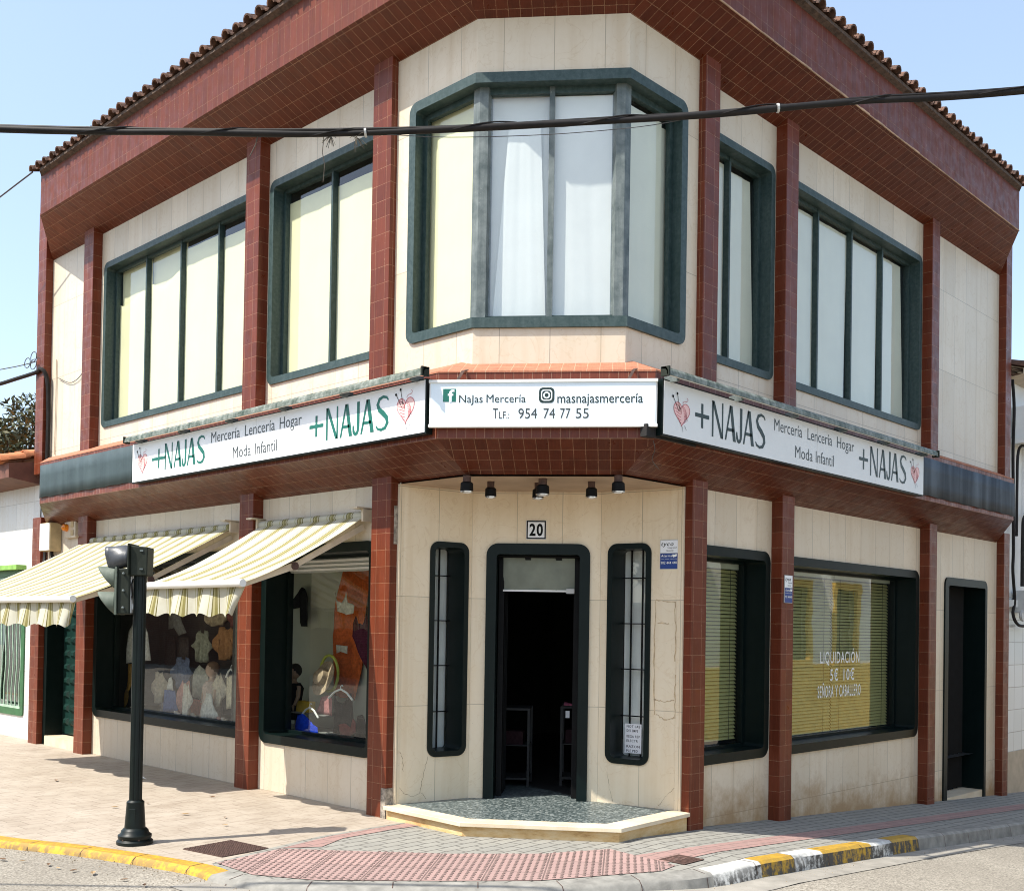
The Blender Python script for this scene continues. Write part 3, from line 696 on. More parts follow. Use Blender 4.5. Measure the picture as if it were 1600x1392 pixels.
# roof deck and barrel tiles
mb = MB(); sl = math.tan(R(17))
for i in range(3): mb.poly([EP(i, .60, 7.48), EP(i + 1, .60, 7.48), Vector((3.6, 3.6, 7.48 + 3.9 * sl)), ])
mb.poly([EP(0, .6, 7.48), Vector((3.6, 3.6, 8.67)), Vector((3.6, 9.7, 8.67)), Vector((0, 9.7, 7.6))]); mb.poly([EP(3, .6, 7.48), Vector((3.6, 3.6, 8.67)), Vector((9.4, 3.6, 8.67)), Vector((9.4, 0, 7.6))])
mb.poly([Vector((3.6, 3.6, 8.67)), Vector((3.6, 9.7, 8.67)), Vector((9.4, 9.7, 8.0)), Vector((9.4, 3.6, 8.67))])
roof = mb.build('roof', 'terracotta', B)
mb = MB()
def barrel(mb, p, ax, t, r, L, up, n=6, th=.016, taper=.8):
    for (ra, rb) in ((r, r * taper),):
        A = [[p + ax * l + t * math.cos(math.pi * k / n) * rr + up * math.sin(math.pi * k / n) * rr for k in range(n + 1)] for l, rr in ((0, ra), (L, rb))]
        C = [[p + ax * l + t * math.cos(math.pi * k / n) * (rr - th) + up * math.sin(math.pi * k / n) * (rr - th) for k in range(n + 1)] for l, rr in ((0, ra), (L, rb))]
        for k in range(n):
            mb.poly([A[0][k], A[0][k + 1], A[1][k + 1], A[1][k]]); mb.poly([C[0][k], C[0][k + 1], C[1][k + 1], C[1][k]])
            mb.poly([A[0][k], A[0][k + 1], C[0][k + 1], C[0][k]])
def tile_row(mb, a, b, n, zoff, slope=17, step=.20, r=.066, rows=3):
    t = (b - a); Ln = t.length; t.normalize(); ax = (-n * math.cos(R(slope)) + Vector((0, 0, 1)) * math.sin(R(slope))); up = ax.cross(t); up = -up if up.z < 0 else up
    N = int(Ln / step)
    for k in range(N + 1):
        p = a + t * (k * Ln / N)
        for rw in range(rows):
            j = Vector((random.uniform(-.008, .008), random.uniform(-.008, .008), random.uniform(-.006, .010)))
            barrel(mb, p + ax * (rw * .34) + up * (zoff + .012 * rw) + j, ax, t, r * random.uniform(.94, 1.04), .42, up)
            if k < N:
                jj = Vector((0, 0, random.uniform(-.006, .004)))
                barrel(mb, p + t * (.5 * Ln / N) + ax * (rw * .34 + .03) + up * (zoff + .052) + jj, ax, t, r * .98, .42, -up)
for i, n in ((0, Vector((-1, 0, 0))), (1, en), (2, Vector((0, -1, 0)))):
    e = EP(i, .645, 7.475); f_ = EP(i + 1, .645, 7.475)
    if i == 0: e = e + Vector((0, .22, 0))
    if i == 2: f_ = f_ + Vector((.16, 0, 0))
    tile_row(mb, e, f_, n, .0)
mb.build('roof_tiles', 'terracotta', roof, smooth=True)
# canopy
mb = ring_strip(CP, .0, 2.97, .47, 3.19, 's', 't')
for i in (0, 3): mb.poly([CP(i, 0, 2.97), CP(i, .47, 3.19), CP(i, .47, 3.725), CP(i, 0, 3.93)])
mb.build('canopy_soffit', 'tile_soffit_shade', B)
mb = ring_strip(CP, .47, 3.19, .47, 3.725, 's', 't'); mb.build('canopy_fascia', 'tile_lip', B)
mb = ring_strip(CP, .475, 3.725, 0, 3.93, 's', 't')
for i in range(3): mb.poly([CP(i, .475, 3.725), CP(i + 1, .475, 3.725), CP(i + 1, .475, 3.712), CP(i, .475, 3.712)])
mb.build('canopy_top', 'tile_top', B)
# entrance ceiling under the canopy
mb = MB(); mb.poly([(-.02, 1.9, 2.955), CP(1, 0, 2.955), CP(2, 0, 2.955), (1.67, -.02, 2.955), (1.52, .82, 2.955), (.76, 1.76, 2.955)])
mb.build('entrance_ceiling', simple('tan_painted_ceiling', (.40, .29, .20), .8, var=.12, scale=4), B)

# bay on the chamfered corner
FB = path_map([(-.10, 1.90), (-.10, .875), (.68, -.10), (1.68, -.10)])
bc = FB.cum; uB0, uB1 = .20, bc[3] - .20
ZB = (4.145, 6.25)
mb = MB(); wall_holes(mb, FB, 0, bc[3], 3.55, 6.95, [(uB0 + .05, uB1 - .05, ZB[0] + .05, ZB[1] - .05)], 0, 0, bc); mb.build('bay_wall', 'stone_bay', B)
wb = None
def window(name_label=None): pass
def make_window(F, rect, panes, mat_frame, gl, fw=.072, proud=.02, depth=.105, r=.09, sash=.035, mat_sash=None, cuts=(), mullw=.028, gd=.03):
    u0, u1, z0, z1 = rect
    mb = MB(); frame_ring(mb, F, u0, u1, z0, z1, fw, proud, depth + .09, r, cuts)
    wn = mb.build('window', mat_frame, B)
    i0, i1, j0, j1 = u0 + fw, u1 - fw, z0 + fw, z1 - fw
    mb = MB()
    edges = [i0] + [i0 + (i1 - i0) * k / panes for k in range(1, panes)] + [i1] if isinstance(panes, int) else panes
    mb.boxF(F, i0, i0 + sash, j0, j1, depth, depth + .05); mb.boxF(F, i1 - sash, i1, j0, j1, depth, depth + .05)
    for a, b in zip(edges, edges[1:]):
        lo = a + (sash if a == i0 else mullw / 2); hi = b - (sash if b == i1 else mullw / 2)
        mb.boxF(F, lo, hi, j0, j0 + sash, depth, depth + .05); mb.boxF(F, lo, hi, j1 - sash, j1, depth, depth + .05)
    mb.build('sash', mat_sash or mat_frame, wn)
    for e in edges[1:-1]:
        mb = MB(); mb.boxF(F, e - mullw / 2, e + mullw / 2, j0, j1, depth - .008, depth + .055); mb.build('mullion', mat_sash or mat_frame, wn)
    for a, b in zip(edges, edges[1:]):
        mb = MB(); g = depth + gd; mb.poly([F(a, j0, g), F(b, j0, g), F(b, j1, g), F(a, j1, g)]); mb.build('pane', gl, wn)
    return wn, (i0, i1, j0, j1)
i0, i1 = W1[0] + .08, W1[1] - .08
make_window(FL, W1, [i0, 5.22, 6.06, 6.90, i1], 'green_up', 'glass', mat_sash='green_up')
make_window(FL, W2, 2, 'green_up', 'glass', mat_sash='green_up')
make_window(FR, W3, 2, 'green_up', 'glass', mat_sash='green_up')
make_window(FR, W4, 4, 'green_up', 'glass', mat_sash='green_up')
# the bay window follows three facets
mb = MB(); frame_ring(mb, FB, uB0, uB1, ZB[0], ZB[1],   .085, .025, .18, .09, cuts=(bc[1], bc[2]))
bw = mb.build('window', 'green_up', B)
j0, j1 = ZB[0] + .085, ZB[1] - .085; dB = .085
mb = MB()
for a, b in ((uB0 + .085, bc[1]), (bc[1], bc[2]), (bc[2], uB1 - .085)):
    mb.boxF(FB, a, b, j0, j0 + .04, dB, dB + .05); mb.boxF(FB, a, b, j1 - .05, j1, dB, dB + .05)
mb.boxF(FB, uB0 + .085, uB0 + .13, j0 + .04, j1 - .05, dB, dB + .05); mb.boxF(FB, uB1 - .13, uB1 - .085, j0 + .04, j1 - .05, dB, dB + .05)
mb.build('sash', 'green_up', bw)
for c in (bc[1], bc[2]):
    mb = MB(); mb.boxF(FB, c - .075, c - 1e-4, j0, j1, dB - .03, dB + .06); mb.boxF(FB, c + 1e-4, c + .075, j0, j1, dB - .03, dB + .06); mb.build('corner_post', 'alu', bw)
cm = (bc[1] + bc[2]) / 2
mb = MB(); mb.boxF(FB, cm - .024, cm + .024, j0, j1, dB - .01, dB + .06); mb.build('mullion', 'alu', bw)
for a, b in ((uB0 + .085, bc[1]), (bc[1], cm), (cm, bc[2]), (bc[2], uB1 - .085)):
    mb = MB(); mb.poly([FB(a + 1e-4, j0, dB + .03), FB(b - 1e-4, j0, dB + .03), FB(b - 1e-4, j1, dB + .03), FB(a + 1e-4, j1, dB + .03)]); mb.build('pane', 'glass', bw)
# ground floor windows
make_window(FL, S1, [S1[0] + .09, S1[1] - .09], 'green_dk', 'glass_shop', .09, .025, .20, .11, .03)
make_window(FL, S2, [S2[0] + .09, S2[1] - .09], 'green_dk', 'glass_shop', .09, .025, .22, .11, .03)
make_window(FR, G1, [G1[0] + .09, G1[1] - .09], 'green_dk', 'glass_blind', .09, .025, .20, .11, .03)
make_window(FR, G2, [G2[0] + .09, G2[1] - .09], 'green_dk', 'glass_blind', .09, .025, .22, .11, .03)

# entrance niche
nL = Vector((-.02, 1.87, 0)); nA = Vector((.75, 1.73, 0)); nB_ = Vector((1.50, .80, 0)); nR = Vector((1.66, 0, 0))
def fmap(a, b):
    d = (b - a); L = d.length; d.normalize(); m = Vector((-d.y, d.x, 0)); return (lambda u, z, dd=0.0: a + d * u + m * dd + Vector((0, 0, z))), L
FNL, lL = fmap(nL, nA); FND, lD = fmap(nA, nB_); FNR, lR = fmap(nB_, nR)
zf, zc = .115, 2.955
WL = (.33, .745, .51, 2.47); DD = (.14, 1.10, .0, 2.475); WR = (lR - .735, lR - .30, .48, 2.475)
mb = MB(); wall_holes(mb, FNL, 0, lL, -.1, zc, [hole(WL, .04)]); mb.build('entrance_wall', 'stone_niche', B)
mb = MB(); wall_holes(mb, FND, 0, lD, -.1, zc, [(DD[0] + .05, DD[1] - .05, -.1, DD[3] - .05)]); mb.build('entrance_wall', 'stone_niche', B)
mb = MB(); wall_holes(mb, FNR, 0, lR, -.1, zc, [hole(WR, .04)]); mb.build('entrance_wall', 'stone_niche', B)
mb = MB(); mb.box((-.02, 1.86, -.1), (.06, 1.90, zc)); mb.build('wall_edge', 'stone_niche', B); mb = MB(); mb.box((1.64, -.02, -.1), (1.70, .04, zc)); mb.build('wall_edge', 'stone_niche', B)
for F, Wn, back in ((FNL, WL, .24), (FNR, WR, .20)):
    mb = MB(); frame_ring(mb, F, *Wn, .05, .015, back + .03, .09)
    wn = mb.build('window', 'green_dk', B)
    a, b, c, d = Wn[0] + .05, Wn[1] - .05, Wn[2] + .05, Wn[3] - .05
    mb = MB(); mb.poly([F(a, c, back), F(b, c, back), F(b, d, back), F(a, d, back)]); mb.build('pane', 'glass', wn)
    mb = MB()
    for u in (a + (b - a) * .28, a + (b - a) * .62): mb.boxF(F, u - .006, u + .006, c, d, back - .012, back + .004)
    for z in (.9, 1.33, 1.75, 2.17): mb.boxF(F, a, b, z - .005, z + .005, back - .01, back + .003)
    mb.build('muntin', 'black', wn)
    mb = MB()
    gx_ = 6
    mb.grid(lambda s, t: F(a + (b - a) * s, c + (d - c) * t, back + .05 + .012 * math.sin(s * 19)), 16, 1); mb.build('curtain', 'frost', wn, smooth=True)
# cracks and the ghost of a removed plate on the entrance walls
def ragged(F, pts, wd, mat, name):
    mb = MB(); P_ = []
    for a, b in zip(pts, pts[1:]):
        for k in range(6): t = k / 6; P_.append((a[0] + (b[0] - a[0]) * t + random.uniform(-.006, .006), a[1] + (b[1] - a[1]) * t + random.uniform(-.006, .006)))
    P_.append(pts[-1]); ws = [wd * random.uniform(.35, 1.3) for _ in P_]
    l, r = stroke_poly(P_, ws)
    for k in range(len(P_) - 1): mb.poly([F(*l[k], -.0012), F(*l[k + 1], -.0012), F(*r[k + 1], -.0012), F(*r[k], -.0012)])
    return mb.build(name, mat, B)
def stroke_poly(pts, ws):
    out_l, out_r = [], []
    for i, p in enumerate(pts):
        a = Vector(pts[max(i - 1, 0)][:2]); b = Vector(pts[min(i + 1, len(pts) - 1)][:2]); d = (b - a).normalized(); n = Vector((-d.y, d.x)); P_ = Vector(p[:2])
        out_l.append(P_ + n * ws[i] / 2); out_r.append(P_ - n * ws[i] / 2)
    return out_l, out_r
CRK = simple('crack_line', (.20, .135, .075), .9); GLU = simple('tan_glue_residue', (.47, .35, .21), .8, var=.3, scale=30)
for pts in ([(.02, .30), (.10, .20), (.20, .17), (.28, .20), (.33, .14)], [(.26, .20), (.30, .36), (.34, .52)], [(.03, .62), (.08, .52), (.09, .40)]): ragged(FNL, pts, .0032, CRK, 'crack')
for pts in ([(lR - .20, .14), (lR - .10, .26), (lR - .03, .33)], [(.16, .13), (.12, .28), (.10, .40)]): ragged(FNR, pts, .0028, CRK, 'crack')
for pts in ([(lR - .255, 1.96), (lR - .07, 1.95), (lR - .055, 1.70), (lR - .06, 1.42)], [(lR - .255, 1.96), (lR - .262, 1.30), (lR - .25, .94)], [(lR - .262, 1.08), (lR - .16, 1.06), (lR - .06, 1.08)], [(lR - .23, 1.76), (lR - .12, 1.755)], [(lR - .05, 1.3), (lR - .055, 1.1), (lR - .05, .92)], [(lR - .24, .95), (lR - .15, .90), (lR - .06, .93)]): ragged(FNR, pts, .011, GLU, 'glue_residue')
# door frame, leaf openings and folding grille
mb = MB()
o_ = rloop(DD[0], DD[1], -.6, DD[3], .11); i_ = rloop(DD[0] + .095, DD[1] - .095, -.6 + .1, DD[3] - .10, .03)
for k in range(len(o_)):
    j = (k + 1) % len(o_); cl = lambda p: (p[0], max(p[1], .06))
    if o_[k][1] < 0 and o_[j][1] < 0 and abs(o_[k][0] - o_[j][0]) > .3: continue
    mb.poly([FND(*cl(o_[k]), -.025), FND(*cl(o_[j]), -.025), FND(*cl(i_[j]), -.025), FND(*cl(i_[k]), -.025)])
    mb.poly([FND(*cl(o_[k]), .02), FND(*cl(o_[j]), .02), FND(*cl(o_[j]), -.025), FND(*cl(o_[k]), -.025)])
    mb.poly([FND(*cl(i_[k]), -.025), FND(*cl(i_[j]), -.025), FND(*cl(i_[j]), .16), FND(*cl(i_[k]), .16)])
dr = mb.build('entrance_door', 'green_dk', B)
mb = MB()
for u in (DD[0] + .105, DD[1] - .15): mb.boxF(FND, u, u + .05, .12, 2.36, .13, .17)
mb.boxF(FND, DD[0] + .1, DD[1] - .1, 2.33, 2.37, .13, .17); mb.build('door_jamb', 'black', dr)
for u, sg in ((DD[0] + .14, 1), (DD[1] - .14, -1)):
    mb = MB()
    for k in range(4):
        uu = u + sg * .002 * k; mb.boxF(FND, uu - .012, uu + .012, .125, 2.33, .18 + k * .11, .21 + k * .11)
    mb.boxF(FND, u - .010, u + .010, .125, 2.33, .19, .62); mb.build('door_leaf', 'black', dr)
# step with slate mosaic floor
def off_poly(d): return [(-.02 - d * .9, 1.80), CP(1, 0 + d, 0), CP(2, 0 + d, 0), (1.60, -.0 - d * .9)]
OUT = [(-.15, 1.86), (-.185, .84), (.60, -.195), (1.64, -.13)]
INN = [(.02, 1.86), (.00, .92), (.68, .02), (1.64, .06)]
mb = MB()
for k in range(3):
    a, b, c, d = OUT[k], OUT[k + 1], INN[k + 1], INN[k]
    mb.hexa([(*a, .083), (*b, .083), (*c, .083), (*d, .083), (*a, .118), (*b, .118), (*c, .118), (*d, .118)])
st = mb.build('doorstep', 'slab', B, bevel=.004)
mb = MB(); RI = [(-.11, 1.86), (-.148, .85), (.615, -.157), (1.64, -.095)]
for k in range(3): mb.poly([(*RI[k], -.2), (*RI[k + 1], -.2), (*RI[k + 1], .085), (*RI[k], .085)])
mb.build('riser', 'riser', st)
mb = MB(); mb.poly([(*INN[0], .114), (*INN[1], .114), (*INN[2], .114), (*INN[3], .114), (1.55, .95, .114), (1.8, 2.2, .114), (.9, 1.9, .114)]); mb.build('mosaic_floor', 'mosaic', st)
# right hand door with folded black grille, left hand panelled door
mb = MB()
u0, u1, z1 = DR[0], DR[1], DR[3]
o_ = rloop(u0, u1, -1.4, z1, .10); i_ = rloop(u0 + .11, u1 - .07, -1.3, z1 - .10, .03)
for k in range(len(o_)):
    j = (k + 1) % len(o_); cl = lambda p: (p[0], max(p[1], -.75))
    if o_[k][1] < -.5 and o_[j][1] < -.5 and abs(o_[k][0] - o_[j][0]) > .3: continue
    mb.poly([FR(*cl(o_[k]), -.02), FR(*cl(o_[j]), -.02), FR(*cl(i_[j]), -.02), FR(*cl(i_[k]), -.02)])
    mb.poly([FR(*cl(o_[k]), .02), FR(*cl(o_[j]), .02), FR(*cl(o_[j]), -.02), FR(*cl(o_[k]), -.02)])
    mb.poly([FR(*cl(i_[k]), -.02), FR(*cl(i_[j]), -.02), FR(*cl(i_[j]), .3), FR(*cl(i_[k]), .3)])
dr2 = mb.build('side_door', 'green_dk', B)
mb = MB()
n_ = 16
for k in range(n_):
    a = u0 + .12 + k * .07; mb.poly([FR(a, -.36, .30 if k % 2 else .24), FR(a + .07, -.36, .24 if k % 2 else .30), FR(a + .07, z1 - .1, .24 if k % 2 else .30), FR(a, z1 - .1, .30 if k % 2 else .24)])
mb.build('folding_grille', 'black', dr2)
for z in (.25, 1.25): mb = MB(); mb.boxF(FR, u0 + .115, u0 + .19, z, z + .035, .10, .14); mb.build('latch', 'chrome', dr2)
mb = MB(); mb.boxF(FR, u0 + .11, u1 - .07, -.75, -.37, .0, .32); mb.build('threshold', 'slab', dr2)
mb = MB(); mb.boxF(FL, DL[0] + .05, DL[0] + .10, 0, 2.37, -.0, .22); mb.boxF(FL, DL[1] - .10, DL[1] + .01, -.02, 2.42, -.02, .22); mb.boxF(FL, DL[0] + .10, DL[1] - .10, 2.30, 2.42, -.0, .22); 
dr3 = mb.build('panelled_door', 'green_dk', B)
mb = MB(); mb.boxF(FL, DL[0] + .1, DL[1] - .1, .14, 2.30, .215, .25)
for r_ in range(11):
    for c_ in range(5):
        ua, ub = DL[0] + .15 + c_ * .19, DL[0] + .15 + c_ * .19 + .14; za, zb_ = .26 + r_ * .185, .26 + r_ * .185 + .10
        A = [FL(ua, za, .215), FL(ub, za, .215), FL(ub, zb_, .215), FL(ua, zb_, .215)]; C = [FL(ua + .03, za + .03, .185), FL(ub - .03, za + .03, .185), FL(ub - .03, zb_ - .03, .185), FL(ua + .03, zb_ - .03, .185)]
        mb.poly(C)
        for k in range(4): mb.poly([A[k], A[(k + 1) % 4], C[(k + 1) % 4], C[k]])
mb.build('door_leaf', simple('bottle_green_door_paint', (.008, .03, .024), .3, var=.2), dr3)
mb = MB(); mb.boxF(FL, DL[0] + .0, DL[1] - .10, -.1, .12, -.03, .22); mb.build('threshold', 'slab', dr3)
# display boxes behind the shop glass
def display(u0, u1, F, back_mat, dep, z0=.50, z1=2.5):
    mb = MB(); mb.poly([F(u0, z0 + .06, .2), F(u1, z0 + .06, .2), F(u1, z0 + .06, dep), F(u0, z0 + .06, dep)]); mb.build('display_shelf', simple('grey_display_shelf', (.12, .12, .115), .5), B)
    mb = MB(); mb.poly([F(u0, z0, dep), F(u1, z0, dep), F(u1, z1, dep), F(u0, z1, dep)]); mb.poly([F(u0, z0, .24), F(u0, z0, dep), F(u0, z1, dep), F(u0, z1, .24)]); mb.poly([F(u1, z0, .24), F(u1, z0, dep), F(u1, z1, dep), F(u1, z1, .24)])
    mb.poly([F(u0, z1, .24), F(u1, z1, .24), F(u1, z1, dep), F(u0, z1, dep)]); mb.build('display_backing', back_mat, B)
display(2.25, 4.95, FL, 'interior_mid', .95)
display(5.0, 8.10, FL, 'interior', 1.0)
mb = MB(); mb.boxF(FL, 4.952, 4.998, .5, 2.5, .24, 1.0); mb.build('display_divider', 'interior', B)
mb = MB(); mb.boxF(FL, 2.30, 3.96, 2.22, 2.36, .25, .31)
for k in range(3): mb.boxF(FL, 2.30, 3.96, 2.235 + k * .042, 2.255 + k * .042, .24, .25)
mb.build('shutter_box', 'white_metal', B)
# sheet metal panels on the canopy fascia
def fascia_panel(F, u0, u1, z0, z1, d, mat):
    mb = MB(); n = 40
    def wav(u): return .006 * math.sin(u * 9.5) + .004 * math.sin(u * 23)
    mb.grid(lambda s, t: F(u0 + (u1 - u0) * s, (z0 + .008 * abs(math.sin(s * 22))) * (1 - t) + z1 * t, -d - .008 + wav(u0 + (u1 - u0) * s) * (1 - t * .6)), n, 3, uvf=lambda s, t: (u0 + (u1 - u0) * s, t * (z1 - z0)))
    return mb.build('cover_panel', mat, B, smooth=True, solid=.004)
fascia_panel(FL, 5.97, 8.50, 3.255, 3.675, .475, 'panel_l')
fascia_panel(FR, 5.49, 8.33, 3.235, 3.66, .475, 'panel_r')
mb = MB(); P0 = CP(2, .474, 3.20); mb.box((P0.x - .12, P0.y - .01, 3.19), (P0.x + .55, P0.y + .05, 3.285)); mb.build('missing_tiles', simple('exposed_black_bitumen', (.012, .010, .009), .8, var=.5), B)

# ---------------------------------------------------------------- blinds upstairs
def blind_sheet(F, u0, u1, z0, z1, d, amp=.006, top=None, bot=None, n=24, slant=None):
    mb = MB()
    ph = random.uniform(0, 6)
    def fn(s, t):
        zt = z1 + (top(s) if top else 0); zb = z0 + (bot(s) if bot else 0)
        a0 = u0 + (slant[0] * (1 - t) + slant[1] * t if slant else 0); a1 = u1 + (slant[2] * (1 - t) + slant[3] * t if slant else 0)
        return F(a0 + (a1 - a0) * s, zb + (zt - zb) * t, d + amp * math.sin(s * 13 + ph + t * 2) + amp * .5 * math.sin(s * 31 + t * 3))
    mb.grid(fn, n, 8); return mb
def add_blind(parts, label, mat):
    t = thing('window_blind', label, 'blind', parts[0][1]); 
    for mb, _ in parts: mb.build('cloth_panel', mat, t, smooth=True)
    return t
zb0, zb1 = 4.20, 6.17
ps = []
for k, (a, b, tp) in enumerate(((6.905, 7.70, -.42), (6.065, 6.895, -.36), (5.225, 6.055, -.10), (4.43, 5.215, -.16))):
    ps.append((blind_sheet(FL, a, b, zb0, zb1, .16, .002, top=(lambda s, tp=tp, k=k: tp + (.05 * math.sin(s * 6 + k) if k < 2 else .0))), FL(6.0, zb0, .2)))
    if k < 2: ps.append((blind_sheet(FL, a, b, zb1 - .75, zb1, .19, .002), FL(6.0, zb0, .2)))
add_blind(ps, 'pale cream cloth blinds behind the widest upper window on the left facade', 'blind_cream')
ps = [(blind_sheet(FL, 3.12, 3.93, zb0, zb1 - .12, .16, .002), FL(3.1, zb0, .2)), (blind_sheet(FL, 2.29, 3.11, zb0, zb1 - .16, .163, .002), FL(3.1, zb0, .2))]
add_blind(ps, 'bright cream cloth blind in the two pane upper window between two left columns', 'blind_cream')
ps = [(blind_sheet(FB, uB0 + .22, bc[1] - .03, zb0, zb1 - .22, dB + .045, .002), FB(.6, zb0, .3)), (blind_sheet(FB, uB0 + .09, bc[1] - .05, zb0, zb1, dB + .075, .002), FB(.6, zb0, .3))]
add_blind(ps, 'cream cloth blind in the left facet of the corner bay window', 'blind_cream')
ps = [(blind_sheet(FB, bc[1] + .02, cm - .01, zb0, zb1 - .03, dB + .085, .002), FB(1.3, zb0, .3)), (blind_sheet(FB, bc[1] + .20, cm - .05, zb0, zb1 - .30, dB + .05, .0012, slant=(-.10, .03, .02, -.05)), FB(1.3, zb0, .3)), (blind_sheet(FB, cm + .01, bc[2] - .02, zb0, zb1 - .06, dB + .05, .0015), FB(1.3, zb0, .3))]
add_blind(ps, 'white cloth blinds with one slanted edge in the middle of the corner bay window', 'blind_white')
ps = [(blind_sheet(FB, bc[2] + .03, uB1 - .20, zb0, zb1 - .10, dB + .05, .0015), FB(2.6, zb0, .3)), (blind_sheet(FB, uB1 - .42, uB1 - .10, zb0, zb1 - .12, dB + .075, .0015), FB(2.6, zb0, .3))]
add_blind(ps, 'pale grey green cloth blind in the right facet of the corner bay window', 'blind_pale')
ps = [(blind_sheet(FR, 1.94, 2.475, zb0, zb1 - .05, .16, .002), FR(2.4, zb0, .2)), (blind_sheet(FR, 2.495, 2.97, zb0, zb1 - .08, .16, .002, slant=(0, 0, .06, -.04)), FR(2.4, zb0, .2))]
add_blind(ps, 'pale green cloth blind in the narrow upper window right of the bay', 'blind_pale')
ps = [(blind_sheet(FR, a, b, zb0, zb1 - .06, .16, .002, slant=sl_), FR(4.9, zb0, .2)) for a, b, sl_ in ((3.45, 4.185, None), (4.205, 4.94, (0, 0, -.05, .0)), (4.96, 5.695, (0, 0, -.03, 0)), (5.715, 6.36, (0, 0, .05, -.06)))]
add_blind(ps, 'pale green cloth blinds in the four pane upper window on the shaded right facade', 'blind_pale')
# door blind and venetian blinds
t_ = thing('door_blind', 'short white roller blind pulled down over the top of the shop doorway', 'blind', FND(.6, 2.2, .12))
mb = blind_sheet(FND, .285, .955, 2.05, 2.35, .125, .006); mb.build('cloth', cloth('grey_green_door_blind', (.30, .32, .26), .3, .15, 5), t_, smooth=True)
mb = MB(); mb.boxF(FND, .285, .955, 2.035, 2.052, .118, .132); mb.build('bottom_bar', 'white_metal', t_)
mb = MB(); mb.boxF(FND, .88, .955, 2.02, 2.065, .10, .117); mb.build('lock_tag', 'plastic_grey', t_)
def venetian(u0, u1, z0, z1, d, label, groups, step=.036):
    t = thing('venetian_blind', label, 'blind', FR((u0 + u1) / 2, z0, d)); 
    n = int((z1 - z0) / step); mb = MB()
    for k in range(n):
        z = z0 + k * step
        for a, b in groups:
            mb.poly([FR(a, z, d - .012), FR(b, z, d - .012), FR(b, z + .029, d + .012), FR(a, z + .029, d + .012)])
    sl = mb.build('slats', 'slat', t, solid=.0015)
    mb = MB()
    for a, b in groups:
        for q_ in (.12, .88): mb.tube([FR(a + (b - a) * q_, z0, d - .016), FR(a + (b - a) * q_, z1, d - .016)], .0022, 5)
    mb.build('cord', 'wire', t)
    mb = MB()
    for a, b in groups: mb.boxF(FR, a, b, z1, z1 + .05, d - .03, d + .03)
    mb.build('head_rail', 'white_metal', t); return t
venetian(1.95, 3.0, .64, 2.30, .30, 'olive venetian blind behind the narrow shop window beside the entrance column', [(1.95, 3.0)])
venetian(3.47, 6.40, .60, 2.30, .32, 'wide olive venetian blinds behind the window lettered in white', [(3.47, 4.98), (5.0, 6.40)])

# ---------------------------------------------------------------- lettering
_fc = {}
def text_polys(txt, bold=0.0, shear=0.0):
    key = (txt, bold, shear)
    if key not in _fc:
        cu = bpy.data.curves.new('lettering', 'FONT'); cu.body = txt; cu.size = 1; cu.offset = bold; cu.shear = shear; cu.resolution_u = 3; cu.space_character = 1.16 if bold >= .01 else 1.0
        o = bpy.data.objects.new('lettering', cu); COL.objects.link(o)
        dg = bpy.context.evaluated_depsgraph_get(); me = bpy.data.meshes.new_from_object(o.evaluated_get(dg))
        vs = [(v.co.x, v.co.y) for v in me.vertices]; fs = [list(p.vertices) for p in me.polygons]
        bpy.data.objects.remove(o); bpy.data.curves.remove(cu); bpy.data.meshes.remove(me); _fc[key] = (vs, fs)
    return _fc[key]
CAPH = max(v[1] for v in text_polys('H')[0])
def text_into(mb, F, txt, s0, s1, zb, caph, d, bold=0.0, shear=0.0, cap_em=None):
    """F(s, z, d); letters fill s0..s1, stand on zb with cap height caph"""
    vs, fs = text_polys(txt, bold, shear); x0 = min(v[0] for v in vs); x1 = max(v[0] for v in vs)
    kx = (s1 - s0) / (x1 - x0); kz = caph / CAPH
    for f in fs: mb.poly([F(s0 + (vs[i][0] - x0) * kx, zb + vs[i][1] * kz, d) for i in f])
def word(par, mat, *a): mb = MB(); text_into(mb, *a); return mb.build('lettering', mat, par)
def stroke_poly(pts, ws):
    out_l, out_r = [], []
    for i, p in enumerate(pts):
        a = Vector(pts[max(i - 1, 0)]); b = Vector(pts[min(i + 1, len(pts) - 1)]); d = (b - a).normalized(); n = Vector((-d.y, d.x)); P_ = Vector(p)
        out_l.append(P_ + n * ws[i] / 2); out_r.append(P_ - n * ws[i] / 2)
    return out_l, out_r
def stroke(mb, G, pts, ws):
    ws = ws if isinstance(ws, (list, tuple)) else [ws] * len(pts)
    l, r = stroke_poly(pts, ws)
    for i in range(len(pts) - 1): mb.poly([G(l[i]), G(l[i + 1]), G(r[i + 1]), G(r[i])])
